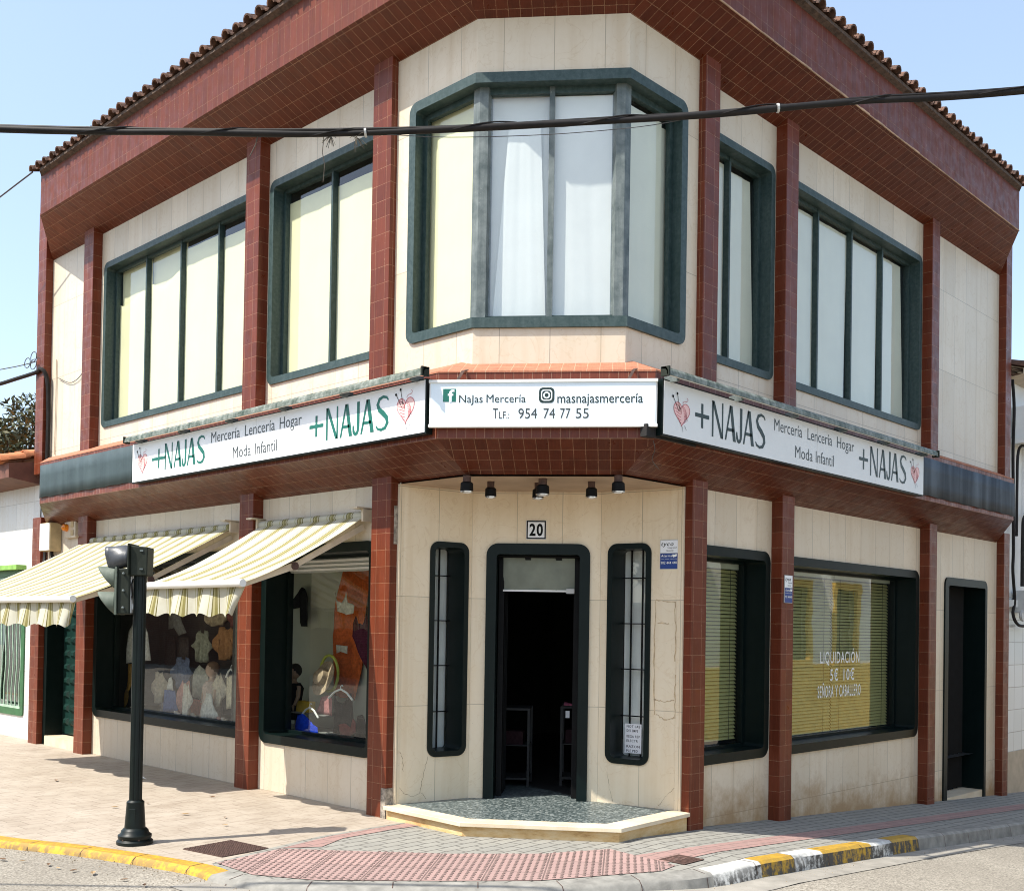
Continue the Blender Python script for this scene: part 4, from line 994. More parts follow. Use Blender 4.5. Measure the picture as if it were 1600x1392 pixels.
def najas(mb, F, s0, s1, z0, z1, d):
    """tall narrow display capitals with thick and thin strokes: N A J A S"""
    Wd = s1 - s0; H = z1 - z0
    def cell(a, b): return lambda p: F(s0 + Wd * (a + (b - a) * p[0]), z0 + H * p[1], d)
    w = .048 / H
    def vq(G, x, wd, y0=0, y1=1): mb.poly([G((x - wd / 2, y0)), G((x + wd / 2, y0)), G((x + wd / 2, y1)), G((x - wd / 2, y1))])
    G = cell(.0, .20); vq(G, .07, .14); vq(G, .93, .12); mb.poly([G((.0, 1)), G((.22, 1)), G((.99, 0)), G((.78, 0))])
    for a, b in ((.23, .43), (.56, .77)):
        G = cell(a, b); mb.poly([G((0, 0)), G((.13, 0)), G((.56, 1)), G((.42, 1))]); mb.poly([G((.42, 1)), G((.66, 1)), G((1, 0)), G((.74, 0))]); mb.poly([G((.22, .27)), G((.80, .27)), G((.78, .36)), G((.24, .36))])
    G = cell(.435, .555); arc = [(.74 , 1), (.74, .25)] + [(.42 + .32 * math.cos(R(t)), .22 + .19 * math.sin(R(t))) for t in range(0, -181, -30)][1:] + [(.08, .30)]
    k = Wd * .12 / H
    Gs = lambda p: G((p[0], p[1]))
    # strokes are laid out in metres so that widths stay even
    def gm(a, b):
        return (lambda p: F(s0 + Wd * a + p[0], z0 + p[1], d)), Wd * (b - a)
    Gm, cw = gm(.435, .555); stroke(mb, Gm, [(x * cw, y * H) for x, y in arc], [.036, .036] + [.030] * 5 + [.022, .018])
    Gm, cw = gm(.79, 1.0)
    sp = [(.92, .86), (.80, .95), (.55, .985), (.28, .93), (.16, .78), (.28, .62), (.55, .50), (.80, .36), (.86, .20), (.70, .06), (.42, .02), (.16, .07), (.05, .16)]
    stroke(mb, Gm, [(x * cw, y * H) for x, y in sp], [.014, .020, .024, .030, .036, .042, .046, .042, .036, .030, .024, .020, .014])
def plus(mb, F, s0, s1, z0, z1, d):
    sm, zm = (s0 + s1) / 2, (z0 + z1) / 2
    mb.poly([F(s0, zm - .016, d), F(s1, zm - .016, d), F(s1, zm + .016, d), F(s0, zm + .016, d)])
    for a, b in ((z0, zm - .016), (zm + .016, z1)): mb.poly([F(sm - .015, a, d), F(sm + .015, a, d), F(sm + .015, b, d), F(sm - .015, b, d)])
def heart(parent, F, s0, s1, z0, z1, d):
    cx, hw = (s0 + s1) / 2, (s1 - s0) / 2
    def H(t): x = 16 * math.sin(t) ** 3; y = 13 * math.cos(t) - 5 * math.cos(2 * t) - 2 * math.cos(3 * t) - math.cos(4 * t); return (cx + x / 17 * hw, z0 + (y + 17) / 29 * (z1 - z0))
    out = [H(2 * math.pi * k / 40) for k in range(40)]
    mb = MB(); c = (cx, z0 + (z1 - z0) * .5)
    for k in range(40): mb.poly([F(*c, d), F(*out[k], d), F(*out[(k + 1) % 40], d)])
    mb.build('yarn_heart', 'pink_fill', parent)
    mb = MB(); G = lambda p: F(p[0], p[1], d - .0012); wl = hw * .035
    stroke(mb, G, out + [out[0]], wl * 1.5)
    h = z1 - z0
    for k in range(5):
        q_ = .15 + k * .13; stroke(mb, G, [(cx + hw * (.05 + .2 * k * .3), z0 + h * (.9 - .1 * k)), (cx + hw * (.35 + .09 * k), z0 + h * (.80 - .12 * k)), (cx + hw * (.55 + .04 * k - .1 * k * k * .2), z0 + h * (.62 - .10 * k)), (cx + hw * (.30 - .02 * k), z0 + h * (.42 - .07 * k))], wl)
        stroke(mb, G, [(cx - hw * (.85 - .13 * k), z0 + h * (.74 - .13 * k)), (cx - hw * (.55 - .1 * k), z0 + h * (.70 - .14 * k)), (cx - hw * (.12 - .02 * k), z0 + h * (.62 - .12 * k))], wl)
        stroke(mb, G, [(cx - hw * (.7 - .12 * k), z0 + h * (.93 - .03 * k)), (cx - hw * (.35 - .05 * k), z0 + h * (.86 - .02 * k)), (cx - hw * (.05), z0 + h * (.72 - .05 * k))], wl)
    stroke(mb, G, [(cx + hw * .1, z1), (cx + hw * .25, z1 + h * .10), (cx + hw * .6, z1 + h * .12), (cx + hw * .75, z1 + h * .2), (cx + hw * .6, z1 + h * .27)], wl)
    mb.build('yarn_lines', 'pink_line', parent)
    for a, b in (((cx - hw * 1.05, z1 + h * .20), (cx + hw * .55, z0 - h * .12)), ((cx - hw * .55, z1 + h * .36), (cx + hw * .15, z0 - h * .22))):
        mb = MB()
        G2 = lambda p: F(p[0], p[1], d - .0024)
        A, Bv = Vector(a), Vector(b); stroke(mb, G2, [A, A.lerp(Bv, .45)], wl * 1.3); stroke(mb, G2, [A.lerp(Bv, .86), Bv], wl * .9)
        mb.poly([G2(A + Vector((math.cos(t * .785) * hw * .10, math.sin(t * .785) * hw * .10))) for t in range(8)])
        mb.build('knitting_needle', 'black', parent)
SIGN_GROUP = 'long shop signs on the canopy'
FSL = lambda s, z, d=0.0: Vector((-.55 + d, 5.86 - s, 3.225 + z))          # s grows to the viewer's right
FSR = lambda s, z, d=0.0: Vector((.59 + s, -.55 + d, 3.205 + z))
def sign_box(F, Ln, H, dep, label, frame_mat, face, loc, seam=True):
    t = thing('shop_sign', label, 'sign', loc)
    mb = MB(); mb.boxF(F, 0, Ln, 0, H, .006, dep); cb = mb.build('cabinet', frame_mat, t)
    mb = MB(); mb.boxF(F, .012, Ln - .012, .012, H - .012, .0, .0058); mb.build('sign_face', face, t)
    if seam: mb = MB(); mb.boxF(F, Ln * .505, Ln * .505 + .003, .013, H - .013, -.0008, 0); mb.build('face_seam', 'plastic_grey', t)
    return t
def long_sign(F, t, lay, big, d=-.002):
    for p_, n_ in (('p1', 'n1'), ('p2', 'n2')): mb = MB(); plus(mb, F, *lay[p_], d); najas(mb, F, *lay[n_], d); mb.build('lettering', big, t)
    for txt, s0, s1 in lay['w']: word(t, 'ltr_grey', F, txt, s0, s1, .272, .105, d, -.004)
    word(t, 'ltr_grey', F, 'Moda', lay['m'][0], lay['m'][1], .078, .108, d, -.004); word(t, 'ltr_grey', F, 'Infantil', lay['m'][2], lay['m'][3], .078, .108, d, -.004)
    for h in lay['h']: heart(t, F, *h, d)
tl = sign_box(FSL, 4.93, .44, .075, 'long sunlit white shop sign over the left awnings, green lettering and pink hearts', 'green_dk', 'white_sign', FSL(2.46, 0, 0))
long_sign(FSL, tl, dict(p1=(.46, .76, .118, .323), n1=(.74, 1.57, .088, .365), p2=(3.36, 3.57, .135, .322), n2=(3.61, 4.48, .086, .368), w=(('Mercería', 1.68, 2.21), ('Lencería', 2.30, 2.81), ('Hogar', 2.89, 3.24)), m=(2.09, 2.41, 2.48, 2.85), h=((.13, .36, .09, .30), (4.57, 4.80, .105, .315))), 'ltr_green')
tr_ = sign_box(FSR, 4.80, .44, .075, 'long shaded white shop sign over the right facade, shade-darkened lettering and pink hearts', 'green_dk', simple('sign_face_shade_grey', (.70, .71, .70), .4, var=.03, scale=2), FSR(2.4, 0, 0))  # greyed face and dark letters: the shade on this side is in their colours
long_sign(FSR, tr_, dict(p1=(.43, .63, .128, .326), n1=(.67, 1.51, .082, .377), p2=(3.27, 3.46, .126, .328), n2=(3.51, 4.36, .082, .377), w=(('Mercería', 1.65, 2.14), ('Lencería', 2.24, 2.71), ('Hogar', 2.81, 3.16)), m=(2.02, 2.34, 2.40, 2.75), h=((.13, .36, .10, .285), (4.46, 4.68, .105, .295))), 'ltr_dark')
q0 = Vector((0, 1.04, 0)) + cn * .545
FSC = lambda s, z, d=0.0: q0 + cch * (s - .218) - cn * d + Vector((0, 0, 3.27 + z))
FSC2 = FSC
tc = sign_box(FSC2, 1.785, .36, .055, 'short pale blue white sign with social icons and phone number over the entrance', 'white_metal', 'blue_sign', FSC2(.9, 0, 0), False)
mb = MB(); mb.boxF(FSC2, -.004, 1.789, .345, .367, -.012, .03); mb.boxF(FSC2, -.004, 1.789, -.006, .016, -.012, .03); mb.build('edge_trim', 'white_metal', tc)
word(tc, 'ltr_dark', FSC2, 'NaJas', .238, .425, .188, .060, -.002); word(tc, 'ltr_dark', FSC2, 'Mercería', .455, .764, .188, .062, -.002)
word(tc, 'ltr_dark', FSC2, 'masnajasmercería', 1.012, 1.675, .182, .074, -.002, .004)
word(tc, 'ltr_grey', FSC2, 'T', .508, .548, .062, .08, -.002); word(tc, 'ltr_grey', FSC2, 'LF.:', .556, .636, .062, .054, -.002)
for txt, a, b in (('954', .708, .855), ('74', .905, .995), ('77', 1.035, 1.115), ('55', 1.157, 1.258)): word(tc, 'ltr_grey', FSC2, txt, a, b, .062, .078, -.002)
mb = MB(); mb.boxF(FSC2, .11, .212, .195, .297, -.0022, -.0005); ic = mb.build('social_icon', 'ltr_green', tc)
mb = MB(); text_into(mb, FSC2, 'f', .148, .200, .195, .092, -.0035, .02); mb.build('icon_letter', 'blue_sign', ic)
def ring_flat(mb, F, o, i, d):
    n = len(o)
    for k in range(n): j = (k + 1) % n; mb.poly([F(*o[k], d), F(*o[j], d), F(*i[j], d), F(*i[k], d)])
mb = MB(); A_ = (.868, .988, .183, .303); mb.poly([FSC2(*p, -.0022) for p in rloop(*A_, .03)]); ic = mb.build('social_icon', 'ltr_dark', tc)
mb = MB(); ins = lambda k: (A_[0] + k, A_[1] - k, A_[2] + k, A_[3] - k)
ring_flat(mb, FSC2, rloop(*ins(.016), .024), rloop(*ins(.025), .018), -.0035)
cc = ((A_[0] + A_[1]) / 2, (A_[2] + A_[3]) / 2); circ = lambda r: [(cc[0] + r * math.cos(k * .2618), cc[1] + r * math.sin(k * .2618)) for k in range(24)]
ring_flat(mb, FSC2, circ(.027), circ(.016), -.0035); mb.poly([FSC2(cc[0] + .029 + .004 * math.cos(k), cc[1] + .029 + .004 * math.sin(k), -.0035) for k in range(6)]); mb.build('icon_glyph', 'blue_sign', ic)
for s in (.22, 1.56):
    mb = MB(); mb.hexa([FSC2(s - .012, .36, -.004), FSC2(s + .012, .36, -.004), FSC2(s + .012, .36, .0), FSC2(s - .012, .36, .0), FSC2(s + .03, .445, .02), FSC2(s + .055, .445, .02), FSC2(s + .055, .445, .026), FSC2(s + .03, .445, .026)])
    mb.hexa([FSC2(s + .03, .445, .02), FSC2(s + .055, .445, .02), FSC2(s + .055, .445, .026), FSC2(s + .03, .445, .026), FSC2(s + .05, .475, .12), FSC2(s + .075, .475, .12), FSC2(s + .075, .48, .126), FSC2(s + .05, .48, .126)])
    mb.build('hanger_strap', 'rust', tc)
# lamp troughs above the long signs
def trough(F, s0, s1, label, n_br, z=.43):
    t = thing('sign_lamp', label, 'sign lamp', F((s0 + s1) / 2, z, -.1))
    pr = [(-.05 + (x_ + .06) * .42, z_) for x_, z_ in [(-.215, z + .008), (-.205, z + .045), (-.165, z + .068), (-.06, z + .075), (-.06, z + .06), (-.155, z + .052), (-.185, z + .035), (-.195, z + .008)]]
    mb = MB(); mb.prism(pr, lambda p: F(s0, p[1], p[0]), lambda p: F(s1, p[1], p[0])); mb.build('hood', TRG, t)
    mb = MB(); mb.tube([F(s0 + .05, z + .022, -.08), F(s1 - .05, z + .022, -.08)], .011, 10); mb.build('tube_lamp', 'white_metal', t)
    for s in (s0 + .0, s1 - .02): mb = MB(); mb.boxF(F, s, s + .02, z + .0, z + .072, -.122, -.046); mb.build('end_cap', 'signal_body', t)
    for k in range(n_br):
        s = s0 + .2 + (s1 - s0 - .4) * k / (n_br - 1); mb = MB(); mb.boxF(F, s - .012, s + .012, z - .005, z + .045, -.07, .06); mb.build('bracket', 'alu', t)
TRG = patina('peeling_green_paint', (.030, .050, .030), (.36, .38, .34), .7, .5, 16)
trough(FSL, .02, 5.02, 'peeling green lamp trough along the top of the sunlit left sign', 6)
trough(FSR, -.10, 4.92, 'peeling green lamp trough along the top of the shaded right sign', 6)
# house number
t_ = thing('house_number', 'white tile number plaque with black border reading 20 over the doorway', 'number plaque', FND(.6, 2.6, 0))
Fn = lambda s, z, d=0.0: FND(.505 + s, 2.515 + z, d)
mb = MB(); mb.boxF(Fn, 0, .185, 0, .175, -.012, 0); mb.build('tile_plate', 'white_sign', t_)
mb = MB(); bars(mb, Fn, .003, .182, .003, .172, .012, -.0145, -.0122); mb.build('border', 'black', t_)
mb = MB(); text_into(mb, Fn, '20', .03, .155, .035, .105, -.0145, .03); mb.build('lettering', 'black', t_)
# alarm company signs
def alarm_sign(F, w_, h, label, loc):
    t = thing('alarm_sign', label, 'sign', loc, None)
    mb = MB(); mb.boxF(F, 0, w_, 0, h, -.008, 0); mb.build('plate', 'plastic_grey', t)
    mb = MB(); mb.boxF(F, .004, w_ - .004, h * .56, h - .004, -.0095, -.0081); mb.build('upper_field', 'white_sign', t)
    mb = MB(); mb.boxF(F, .004, w_ - .004, .004, h * .54, -.0095, -.0081); mb.build('lower_field', simple('alarm_blue', (.012, .045, .22), .35, var=.05), t)
    word(t, 'black', F, 'tyco', w_ * .07, w_ * .75, h * .80, h * .13, -.011, .012, .25); word(t, 'black', F, 'Integrated', w_ * .42, w_ * .92, h * .71, h * .05, -.011, 0, .2); word(t, 'black', F, 'Security', w_ * .36, w_ * .76, h * .61, h * .05, -.011, 0, .2)
    word(t, 'ltr_white', F, 'Alarma', w_ * .06, w_ * .66, h * .42, h * .08, -.011, .012, .2); word(t, 'ltr_white', F, 'con aviso a policía', w_ * .06, w_ * .94, h * .34, h * .03, -.011); word(t, 'ltr_white', F, '902 444 440', w_ * .06, w_ * .94, h * .18, h * .085, -.011, .004)
    mb = MB(); mb.poly([F(w_ * .68 + w_ * .26 * x, h * (.40 + .12 * z), -.011) for x, z in ((0, .5), (.1, .9), (.5, .8), (.9, 1), (1, .6), (.85, .2), (.4, .1), (.2, 0))]); mb.build('emblem', 'ltr_white', t)
alarm_sign(lambda s, z, d=0.0: FNR(lR - .215 + s, 2.235 + z, d), .175, .26, 'white and blue alarm sign fixed on the cream entrance wall beside the column', FNR(lR - .12, 2.3, 0))
alarm_sign(lambda s, z, d=0.0: FR(3.185 + s, 1.98 + z, -.122 + d), .15, .27, 'white and blue alarm sign on the red column between the shaded shop windows', FR(3.26, 2.1, -.12))
# window lettering and paper notice
t_ = thing('window_lettering', 'white sale lettering on the glass of the wide shaded shop window', 'window lettering', FR(5.1, 1.0, .24))
Fw = lambda s, z, d=0.0: FR(s, z, .2482 + d)
for txt, a, b, z in (('LIQUIDACIÓN', 4.62, 5.54, 1.36), ('5€', 4.85, 5.03, 1.165), ('10€', 5.16, 5.42, 1.165), ('SEÑORA', 4.57, 4.93, .985), ('Y', 4.965, 5.03, .985), ('CABALLERO', 5.065, 5.58, .985)): word(t_, 'ltr_white', Fw, txt, a, b, z, .125, 0, .0100)
t_ = thing('paper_notice', 'white paper notice with black print inside the tall right entrance window', 'notice', FNR(.2, .6, .19))
Fp = lambda s, z, d=0.0: FNR(WR[0] + .10 + s, .56 + z, .185 + d)
mb = MB(); mb.boxF(Fp, 0, .17, 0, .27, 0, .002); mb.build('paper', 'white_sign', t_)
for k, txt in enumerate(('NOT LAS', 'DES EMPE', 'REGA REP', 'ELECTR', 'RAZON', 'PLE PED')): word(t_, 'black', Fp, txt, .02, .155 - .02 * (k % 2), .235 - k * .04 - (.012 if k > 1 else 0) - (.012 if k > 3 else 0), .022, -.0012, .01)
# entrance spotlights
spots = [((-.02, 1.00), .055, 'leftmost black spotlight at the front edge of the entrance ceiling'), ((.36, 1.10), .05, 'small black spotlight in the back row of the entrance ceiling, nearest the left'), ((.50, .62), .058, 'black spotlight at the middle of the front edge of the entrance ceiling'), ((.67, .83), .05, 'small black spotlight over the number plaque, behind the middle one'), ((.89, .41), .05, 'small black spotlight in the back row of the entrance ceiling, nearest the right'), ((.74, -.0), .055, 'rightmost black spotlight at the front edge of the entrance ceiling')]
for (x, y), r, lb in spots:
    t = thing('spotlight', lb, 'spotlight', (x, y, 2.955), 'spotlights under the entrance ceiling')
    mb = MB(); mb.lathe((x, y, 2.955), [(r * .62, 0), (r * .62, -.055)], 16); mb.build('neck', 'rust', t, smooth=True)
    mb = MB(); mb.lathe((x, y, 2.955), [(r * .75, -.055), (r * .95, -.065), (r, -.13)], 20); mb.build('housing', 'black', t, smooth=True)
    mb = MB(); mb.lathe((x, y, 2.955), [(r * 1.0, -.131), (r * .98, -.142), (r * .7, -.143), (r * .65, -.135)], 20); mb.build('rim', 'chrome', t, smooth=True)

# ---------------------------------------------------------------- awnings
def awning(y0, y1, wz, fx, fz, vz, label, arm_y, elbow, s=1):
    t = thing('awning', label, 'awning', (0, (y0 + y1) / 2, wz), 'striped awnings over the left shop windows')
    n = 36
    def fab(a, b):          # a along Y, b from wall to bar, a little sag
        y = y0 + (y1 - y0) * a; x = -.05 + (fx + .05) * b; z = wz + (fz - wz) * b - .055 * math.sin(math.pi * b) * (1 + .3 * math.sin(a * 3.1)) + .005 * math.sin(a * 37 + b * 5) * math.sin(math.pi * b) + .004 * math.sin(a * 17 - b * 9)
        return Vector((x, y, z))
    mb = MB(); mb.grid(fab, n, 10, uvf=lambda a, b: (y0 + (y1 - y0) * a, b)); mb.build('canvas', 'awning', t, smooth=True)
    mb = MB(); Lg = y1 - y0
    N = int(Lg / .03)
    def val(a, b):
        y = y0 + Lg * a; drop = (fz - .03 - vz) * (1 - .14 * abs(math.sin(y * math.pi / .235)))
        endk = max(0, 1 - (y - y0) / .22) ** 2
        return Vector((fx + .035 - .02 * b - b * .035 * math.sin(y * 13.4) + .05 * b * endk, y + b * endk * .26, fz - .03 - drop * b * (1 - .05 * endk)))
    mb.grid(val, N, 6, uvf=lambda a, b: (y0 + Lg * a, b)); mb.build('valance', 'awning', t, smooth=True)
    mb = MB(); mb.tube([(fx, y0 - .02, fz), (fx, y1 + .02, fz)], .033, 12); fb = mb.build('front_bar', 'white_metal', t, smooth=True)
    mb = MB(); mb.tube([(-.05, y0 + .0, wz), (-.05, y1, wz)], .04, 12); mb.build('roller', 'awning', t, smooth=True)
    for y in (y0 - .03, y1 + .0):
        mb = MB(); mb.box((-.10, y, wz - .06), (0, y + .03, wz + .06)); mb.box((-.17, y, wz + .055), (0.0, y + .10, wz + .07)); mb.build('bracket', 'cream_metal', t)
    for y, yy in ((y0 + .06, y0 + .05), (y1 - .06, y1 - .05)):
        pe = Vector((elbow[0], y, elbow[1])); pw = Vector((-.03, y, wz - .10)); pf = Vector((fx + .01, yy, fz - .02))
        mb = MB()
        for a, b in ((pw, pe), (pe, pf)):
            d = (b - a).normalized(); up = Vector((-d.z, 0, d.x)); sd_ = Vector((0, 1, 0))
            c = [a - up * .028 - sd_ * .016, b - up * .022 - sd_ * .016, b - up * .022 + sd_ * .016, a - up * .028 + sd_ * .016, a + up * .028 - sd_ * .016, b + up * .022 - sd_ * .016, b + up * .022 + sd_ * .016, a + up * .028 + sd_ * .016]
            mb.hexa(c)
        ar = mb.build('folding_arm', 'cream_metal', t)
        mb = MB(); mb.tube([pe - Vector((0, .03, 0)), pe + Vector((0, .03, 0))], .035, 10); mb.build('elbow', 'rust', ar)
    return t
awning(2.31, 4.02, 2.70, -1.33, 2.03, 1.74, 'smaller striped cream and olive awning over the right display window', 0, (-.78, 2.20))
awning(4.56, 8.13, 2.71, -1.76, 1.90, 1.62, 'wide striped cream and olive awning partly cut off at the left', 0, (-.95, 2.12))

# ---------------------------------------------------------------- wall boxes and cables on the left corner
t_ = thing('meter_box', 'aged white electric box mounted on the wall beside the leftmost column', 'meter box', (0, 9.15, 2.8))
mb = MB(); mb.box((-.16, 8.93, 2.62), (-.002, 9.26, 3.0)); mb.build('casing', ['box_side'], t_, bevel=.01)
mb = MB(); mb.box((-.166, 8.94, 2.63), (-.1605, 9.25, 2.99)); mb.build('cover', 'white_metal', t_)
t_ = thing('alarm_siren', 'square cream alarm siren box with an amber beacon under the left canopy', 'alarm siren', (0, 8.6, 2.9))
mb = MB(); mb.box((-.05, 8.41, 2.78), (-.002, 8.74, 3.02)); mb.build('casing', 'cream_metal', t_, bevel=.008)
mb = MB(); mb.lathe((-.05, 8.66, 2.92), [(.05, 0), (.05, -.0), (.045, .05), (.02, .07)], 14, Vector((-1, 0, 0))); mb.build('beacon', 'amber', t_, smooth=True)
mb = MB(); mb.box((-.056, 8.46, 2.92), (-.051, 8.54, 3.0)); mb.box((-.056, 8.46, 2.81), (-.051, 8.54, 2.88)); mb.build('grille', 'box_side', t_)
def cable(pts, r, label, name='cable', mat='cable', cat='cable', n=7, cat_n=5, group=None, extra=None):
    mb = MB(); P_ = catmull(pts, cat_n); mb.tube(P_, r, n); 
    if extra: extra(mb)
    kw = tagp(label, cat, group); return mb.build(name, mat, None, smooth=True, at=pts[0], **kw)
cable([(-2.0, 18, 5.12), (-.6, 12, 5.02), (-.16, 9.8, 5.10), (-.13, 9.44, 5.14), (-.07, 9.36, 5.0), (-.045, 9.355, 4.6), (-.045, 9.35, 4.2), (-.045, 9.355, 3.86)], .028, 'thick black cable swinging in from the left and running down the leftmost column')
cable([(-.04, 9.33, 3.0), (-.05, 9.34, 2.85), (-.06, 9.32, 2.6), (-.09, 9.25, 2.45), (-.05, 9.12, 2.5), (-.06, 9.1, 2.62)], .022, 'tangle of black cable hanging below the white meter box')
def loops(mb):
    for k in range(3):
        a0 = k * 2.1; c = Vector((-.15, 9.75, 5.28)); mb.tube([c + Vector((0, .14 * math.cos(a0) + .10 * math.cos(q * .628) - .05, .10 * math.sin(a0) * .6 + .07 * math.sin(q * .628))) for q in range(11)], .006, 5)
cable([(-2.0, 18, 5.42), (-.9, 13, 5.27), (-.3, 10.3, 5.24), (-.14, 9.6, 5.26)], .007, 'thin wire with loops fixed to the leftmost column', 'wire', 'wire', 'wire', extra=loops)
cable([(-1.6, 14, 6.55), (-1.0, 11.3, 7.0), (-.62, 8.62, 7.47)], .010, 'single thin wire leaving the left end of the roof tiles', 'wire', 'wire', 'wire')
cable([(-.015, 9.20, 5.25), (-.015, 9.19, 4.6), (-.015, 9.2, 3.95)], .007, 'thin cream wire hanging down the white wall between two left columns', 'wire', 'cream_metal', 'wire')
cable([(-.02, 9.1, 4.98), (-.02, 8.7, 4.86), (-.02, 8.35, 4.95), (-.02, 8.18, 5.2)], .005, 'slack wire looping across the white wall between two left columns', 'wire', 'wire', 'wire')
# the heavy bundle across the picture
BP = [(-9.5, 6.1, 4.75), (-6.2, 2.75, 4.40), (-3.991, .502, 4.332), (-3.269, -.234, 4.335), (-2.714, -.799, 4.343), (-2.061, -1.463, 4.403), (-1.432, -2.104, 4.47), (-.777, -2.772, 4.569), (-.119, -3.441, 4.65), (2.0, -5.6, 5.0), (6.0, -9.7, 5.8)]
BUN = catmull(BP, 12)
t_ = thing('overhead_cable', 'heavy twisted bundle of black cables sagging across the street before the bay window', 'overhead cable', BP[4])
mb = MB(); mb.tube(BUN, [.0175 + .002 * math.sin(i * .35) for i in range(len(BUN))], 10); mb.build('main_cable', 'cable', t_, smooth=True)
mb = MB(); mb.tube([p + Vector((.008 * math.sin(i * .11), 0,   .014 + .004 * math.sin(i * .3))) for i, p in enumerate(BUN)], .0105, 8); mb.build('side_cable', 'cable', t_, smooth=True)
mb = MB(); hel = []
for i in range(len(BUN) - 1):
    for k in range(6):
        p = BUN[i].lerp(BUN[i + 1], k / 6); d = (BUN[i + 1] - BUN[i]).normalized(); a = (i * 6 + k) * .11
        sx = d.cross(Vector((0, 0, 1))).normalized(); hel.append(p + Vector((0, 0, .006)) + (sx * math.cos(a) + Vector((0, 0, 1)) * math.sin(a)) * .0195)
mb.tube(hel, .004, 5); mb.build('binding_wire', 'cable', t_, smooth=True)
for i in (50, 79): mb = MB(); p = BUN[min(i, len(BUN) - 1)]; mb.lathe(p - Vector((.008, -.008, 0)), [(.0245, 0), (.0245, .012)], 10, Vector((.7, -.7, .1))); mb.build('cable_tie', 'plastic_grey', t_)
t_ = thing('dry_plant_tuft', 'dry weed tuft and a hanging twig caught on the overhead cable', 'plant', (-2.74, -.77, 4.33))
DW = simple('dry_weed', (.10, .085, .06), .9)
for (cx, cy, cz, n_, ln) in ((-2.745, -.77, 4.325, 16, .05), (-2.65, -.865, 4.325, 22, .06)):
    mb = MB()
    for k in range(n_):
        v = Vector((random.uniform(-1, 1), random.uniform(-1, 1), random.uniform(-1.6, .2))).normalized() * ln * random.uniform(.5, 1.2)
        c = Vector((cx, cy, cz)); mb.tube([c, c + v * .6, c + v + Vector((0, 0, -.01))], .0016, 4)
    mb.build('stems', DW, t_)
TW = simple('dry_twig', (.07, .055, .04), .9); mb = MB(); mb.tube([(-2.77, -.74, 4.33), (-2.775, -.735, 4.24), (-2.765, -.745, 4.17), (-2.77, -.74, 4.08)], .0022, 5); mb.build('hanging_twig', TW, t_); mb = MB(); mb.tube([(-3.02, -.49, 4.33), (-3.03, -.48, 4.27), (-3.05, -.46, 4.21)], .003, 5); mb.build('hanging_twig', TW, t_)
cable([CP(2, .44, 3.19), CP(2, .42, 3.12) + Vector((.05, 0, 0)), CP(2, .30, 3.06) + Vector((.12, 0, 0)), CP(2, .20, 3.02) + Vector((.30, .0, 0))], .003, 'loose thin wire dangling under the broken right corner of the canopy', 'wire', 'wire', 'wire')
cable([(-2.57, -.95, 4.345), (-2.3, -1.22, 4.335), (-1.92, -1.61, 4.36), (-1.58, -1.96, 4.41), (-1.38, -2.14, 4.47)], .0022, 'hair thin stray wire hanging just below the overhead cable', 'wire', 'wire', 'wire')

# ---------------------------------------------------------------- traffic signal
PB = Vector((-2.22, 2.31, 0)); RR = Vector((.696, -.718, 0)); FF = Vector((.718, .696, 0))
T = thing('traffic_signal', 'dark green traffic signal pole seen from behind with three hooded lamps', 'traffic signal', PB)
TP = lambda r, f, z: PB + RR * r + FF * f + Vector((0, 0, z))
mb = MB(); mb.lathe(PB, [(.135, 0), (.135, .02), (.118, .035), (.125, .05), (.125, .065), (.105, .08), (.10, .10), (.085, .115), (.078, .12), (.066, .29), (.066, .315), (.05, .33)], 28); mb.build('base', 'pole', T, smooth=True)
mb = MB(); prof = []
nP = 40
for z in (.30, 2.06): prof.append([PB + Vector(((.0475 - .005 * (k % 5 == 0)) * math.cos(2 * math.pi * k / nP), (.0475 - .005 * (k % 5 == 0)) * math.sin(2 * math.pi * k / nP), z)) for k in range(nP)])
for k in range(nP): mb.poly([prof[0][k], prof[0][(k + 1) % nP], prof[1][(k + 1) % nP], prof[1][k]])
mb.poly(prof[1]); mb.build('pole', 'pole', T)
for k in range(6):
    a = k * math.pi / 3 + .3; mb = MB(); mb.lathe(PB + Vector((.112 * math.cos(a), .112 * math.sin(a), .033)), [(.011, 0), (.011, .012), (.006, .016)], 6); mb.build('bolt', 'rust', T)
mb = MB(); mb.hexa([TP(-.028, -.0705, .15), TP(.028, -.0705, .15), TP(.028, -.06, .15), TP(-.028, -.06, .15), TP(-.025, -.069, .27), TP(.025, -.069, .27), TP(.025, -.055, .27), TP(-.025, -.055, .27)]); mb.build('access_door', 'pole', T, bevel=.003)
mb = MB(); mb.tube([TP(-.05, -.01, 2.03), TP(-.045, -.06, 1.98), TP(-.04, -.05, 1.90), TP(-.055, -.03, 1.86)], .006, 6); mb.build('feed_cable', 'cable', T, smooth=True)
hd = MB(); c = [TP(-.055, -.075, 2.046), TP(.075, -.075, 2.046), TP(.07, .09, 2.046), TP(-.055, .10, 2.046), TP(-.055, -.085, 2.275), TP(.078, -.075, 2.265), TP(.072, .09, 2.265), TP(-.055, .10, 2.275)]
hd.hexa(c); top = hd.build('signal_head', 'signal_body', T, bevel=.008)
mb = MB(); mb.hexa([TP(-.068, -.105, 2.05), TP(-.0555, -.105, 2.05), TP(-.0555, .12, 2.05), TP(-.068, .12, 2.05), TP(-.068, -.105, 2.29), TP(-.0555, -.105, 2.29), TP(-.0555, .12, 2.29), TP(-.068, .12, 2.29)]); mb.build('rim_plate', 'signal_body', top, bevel=.004)
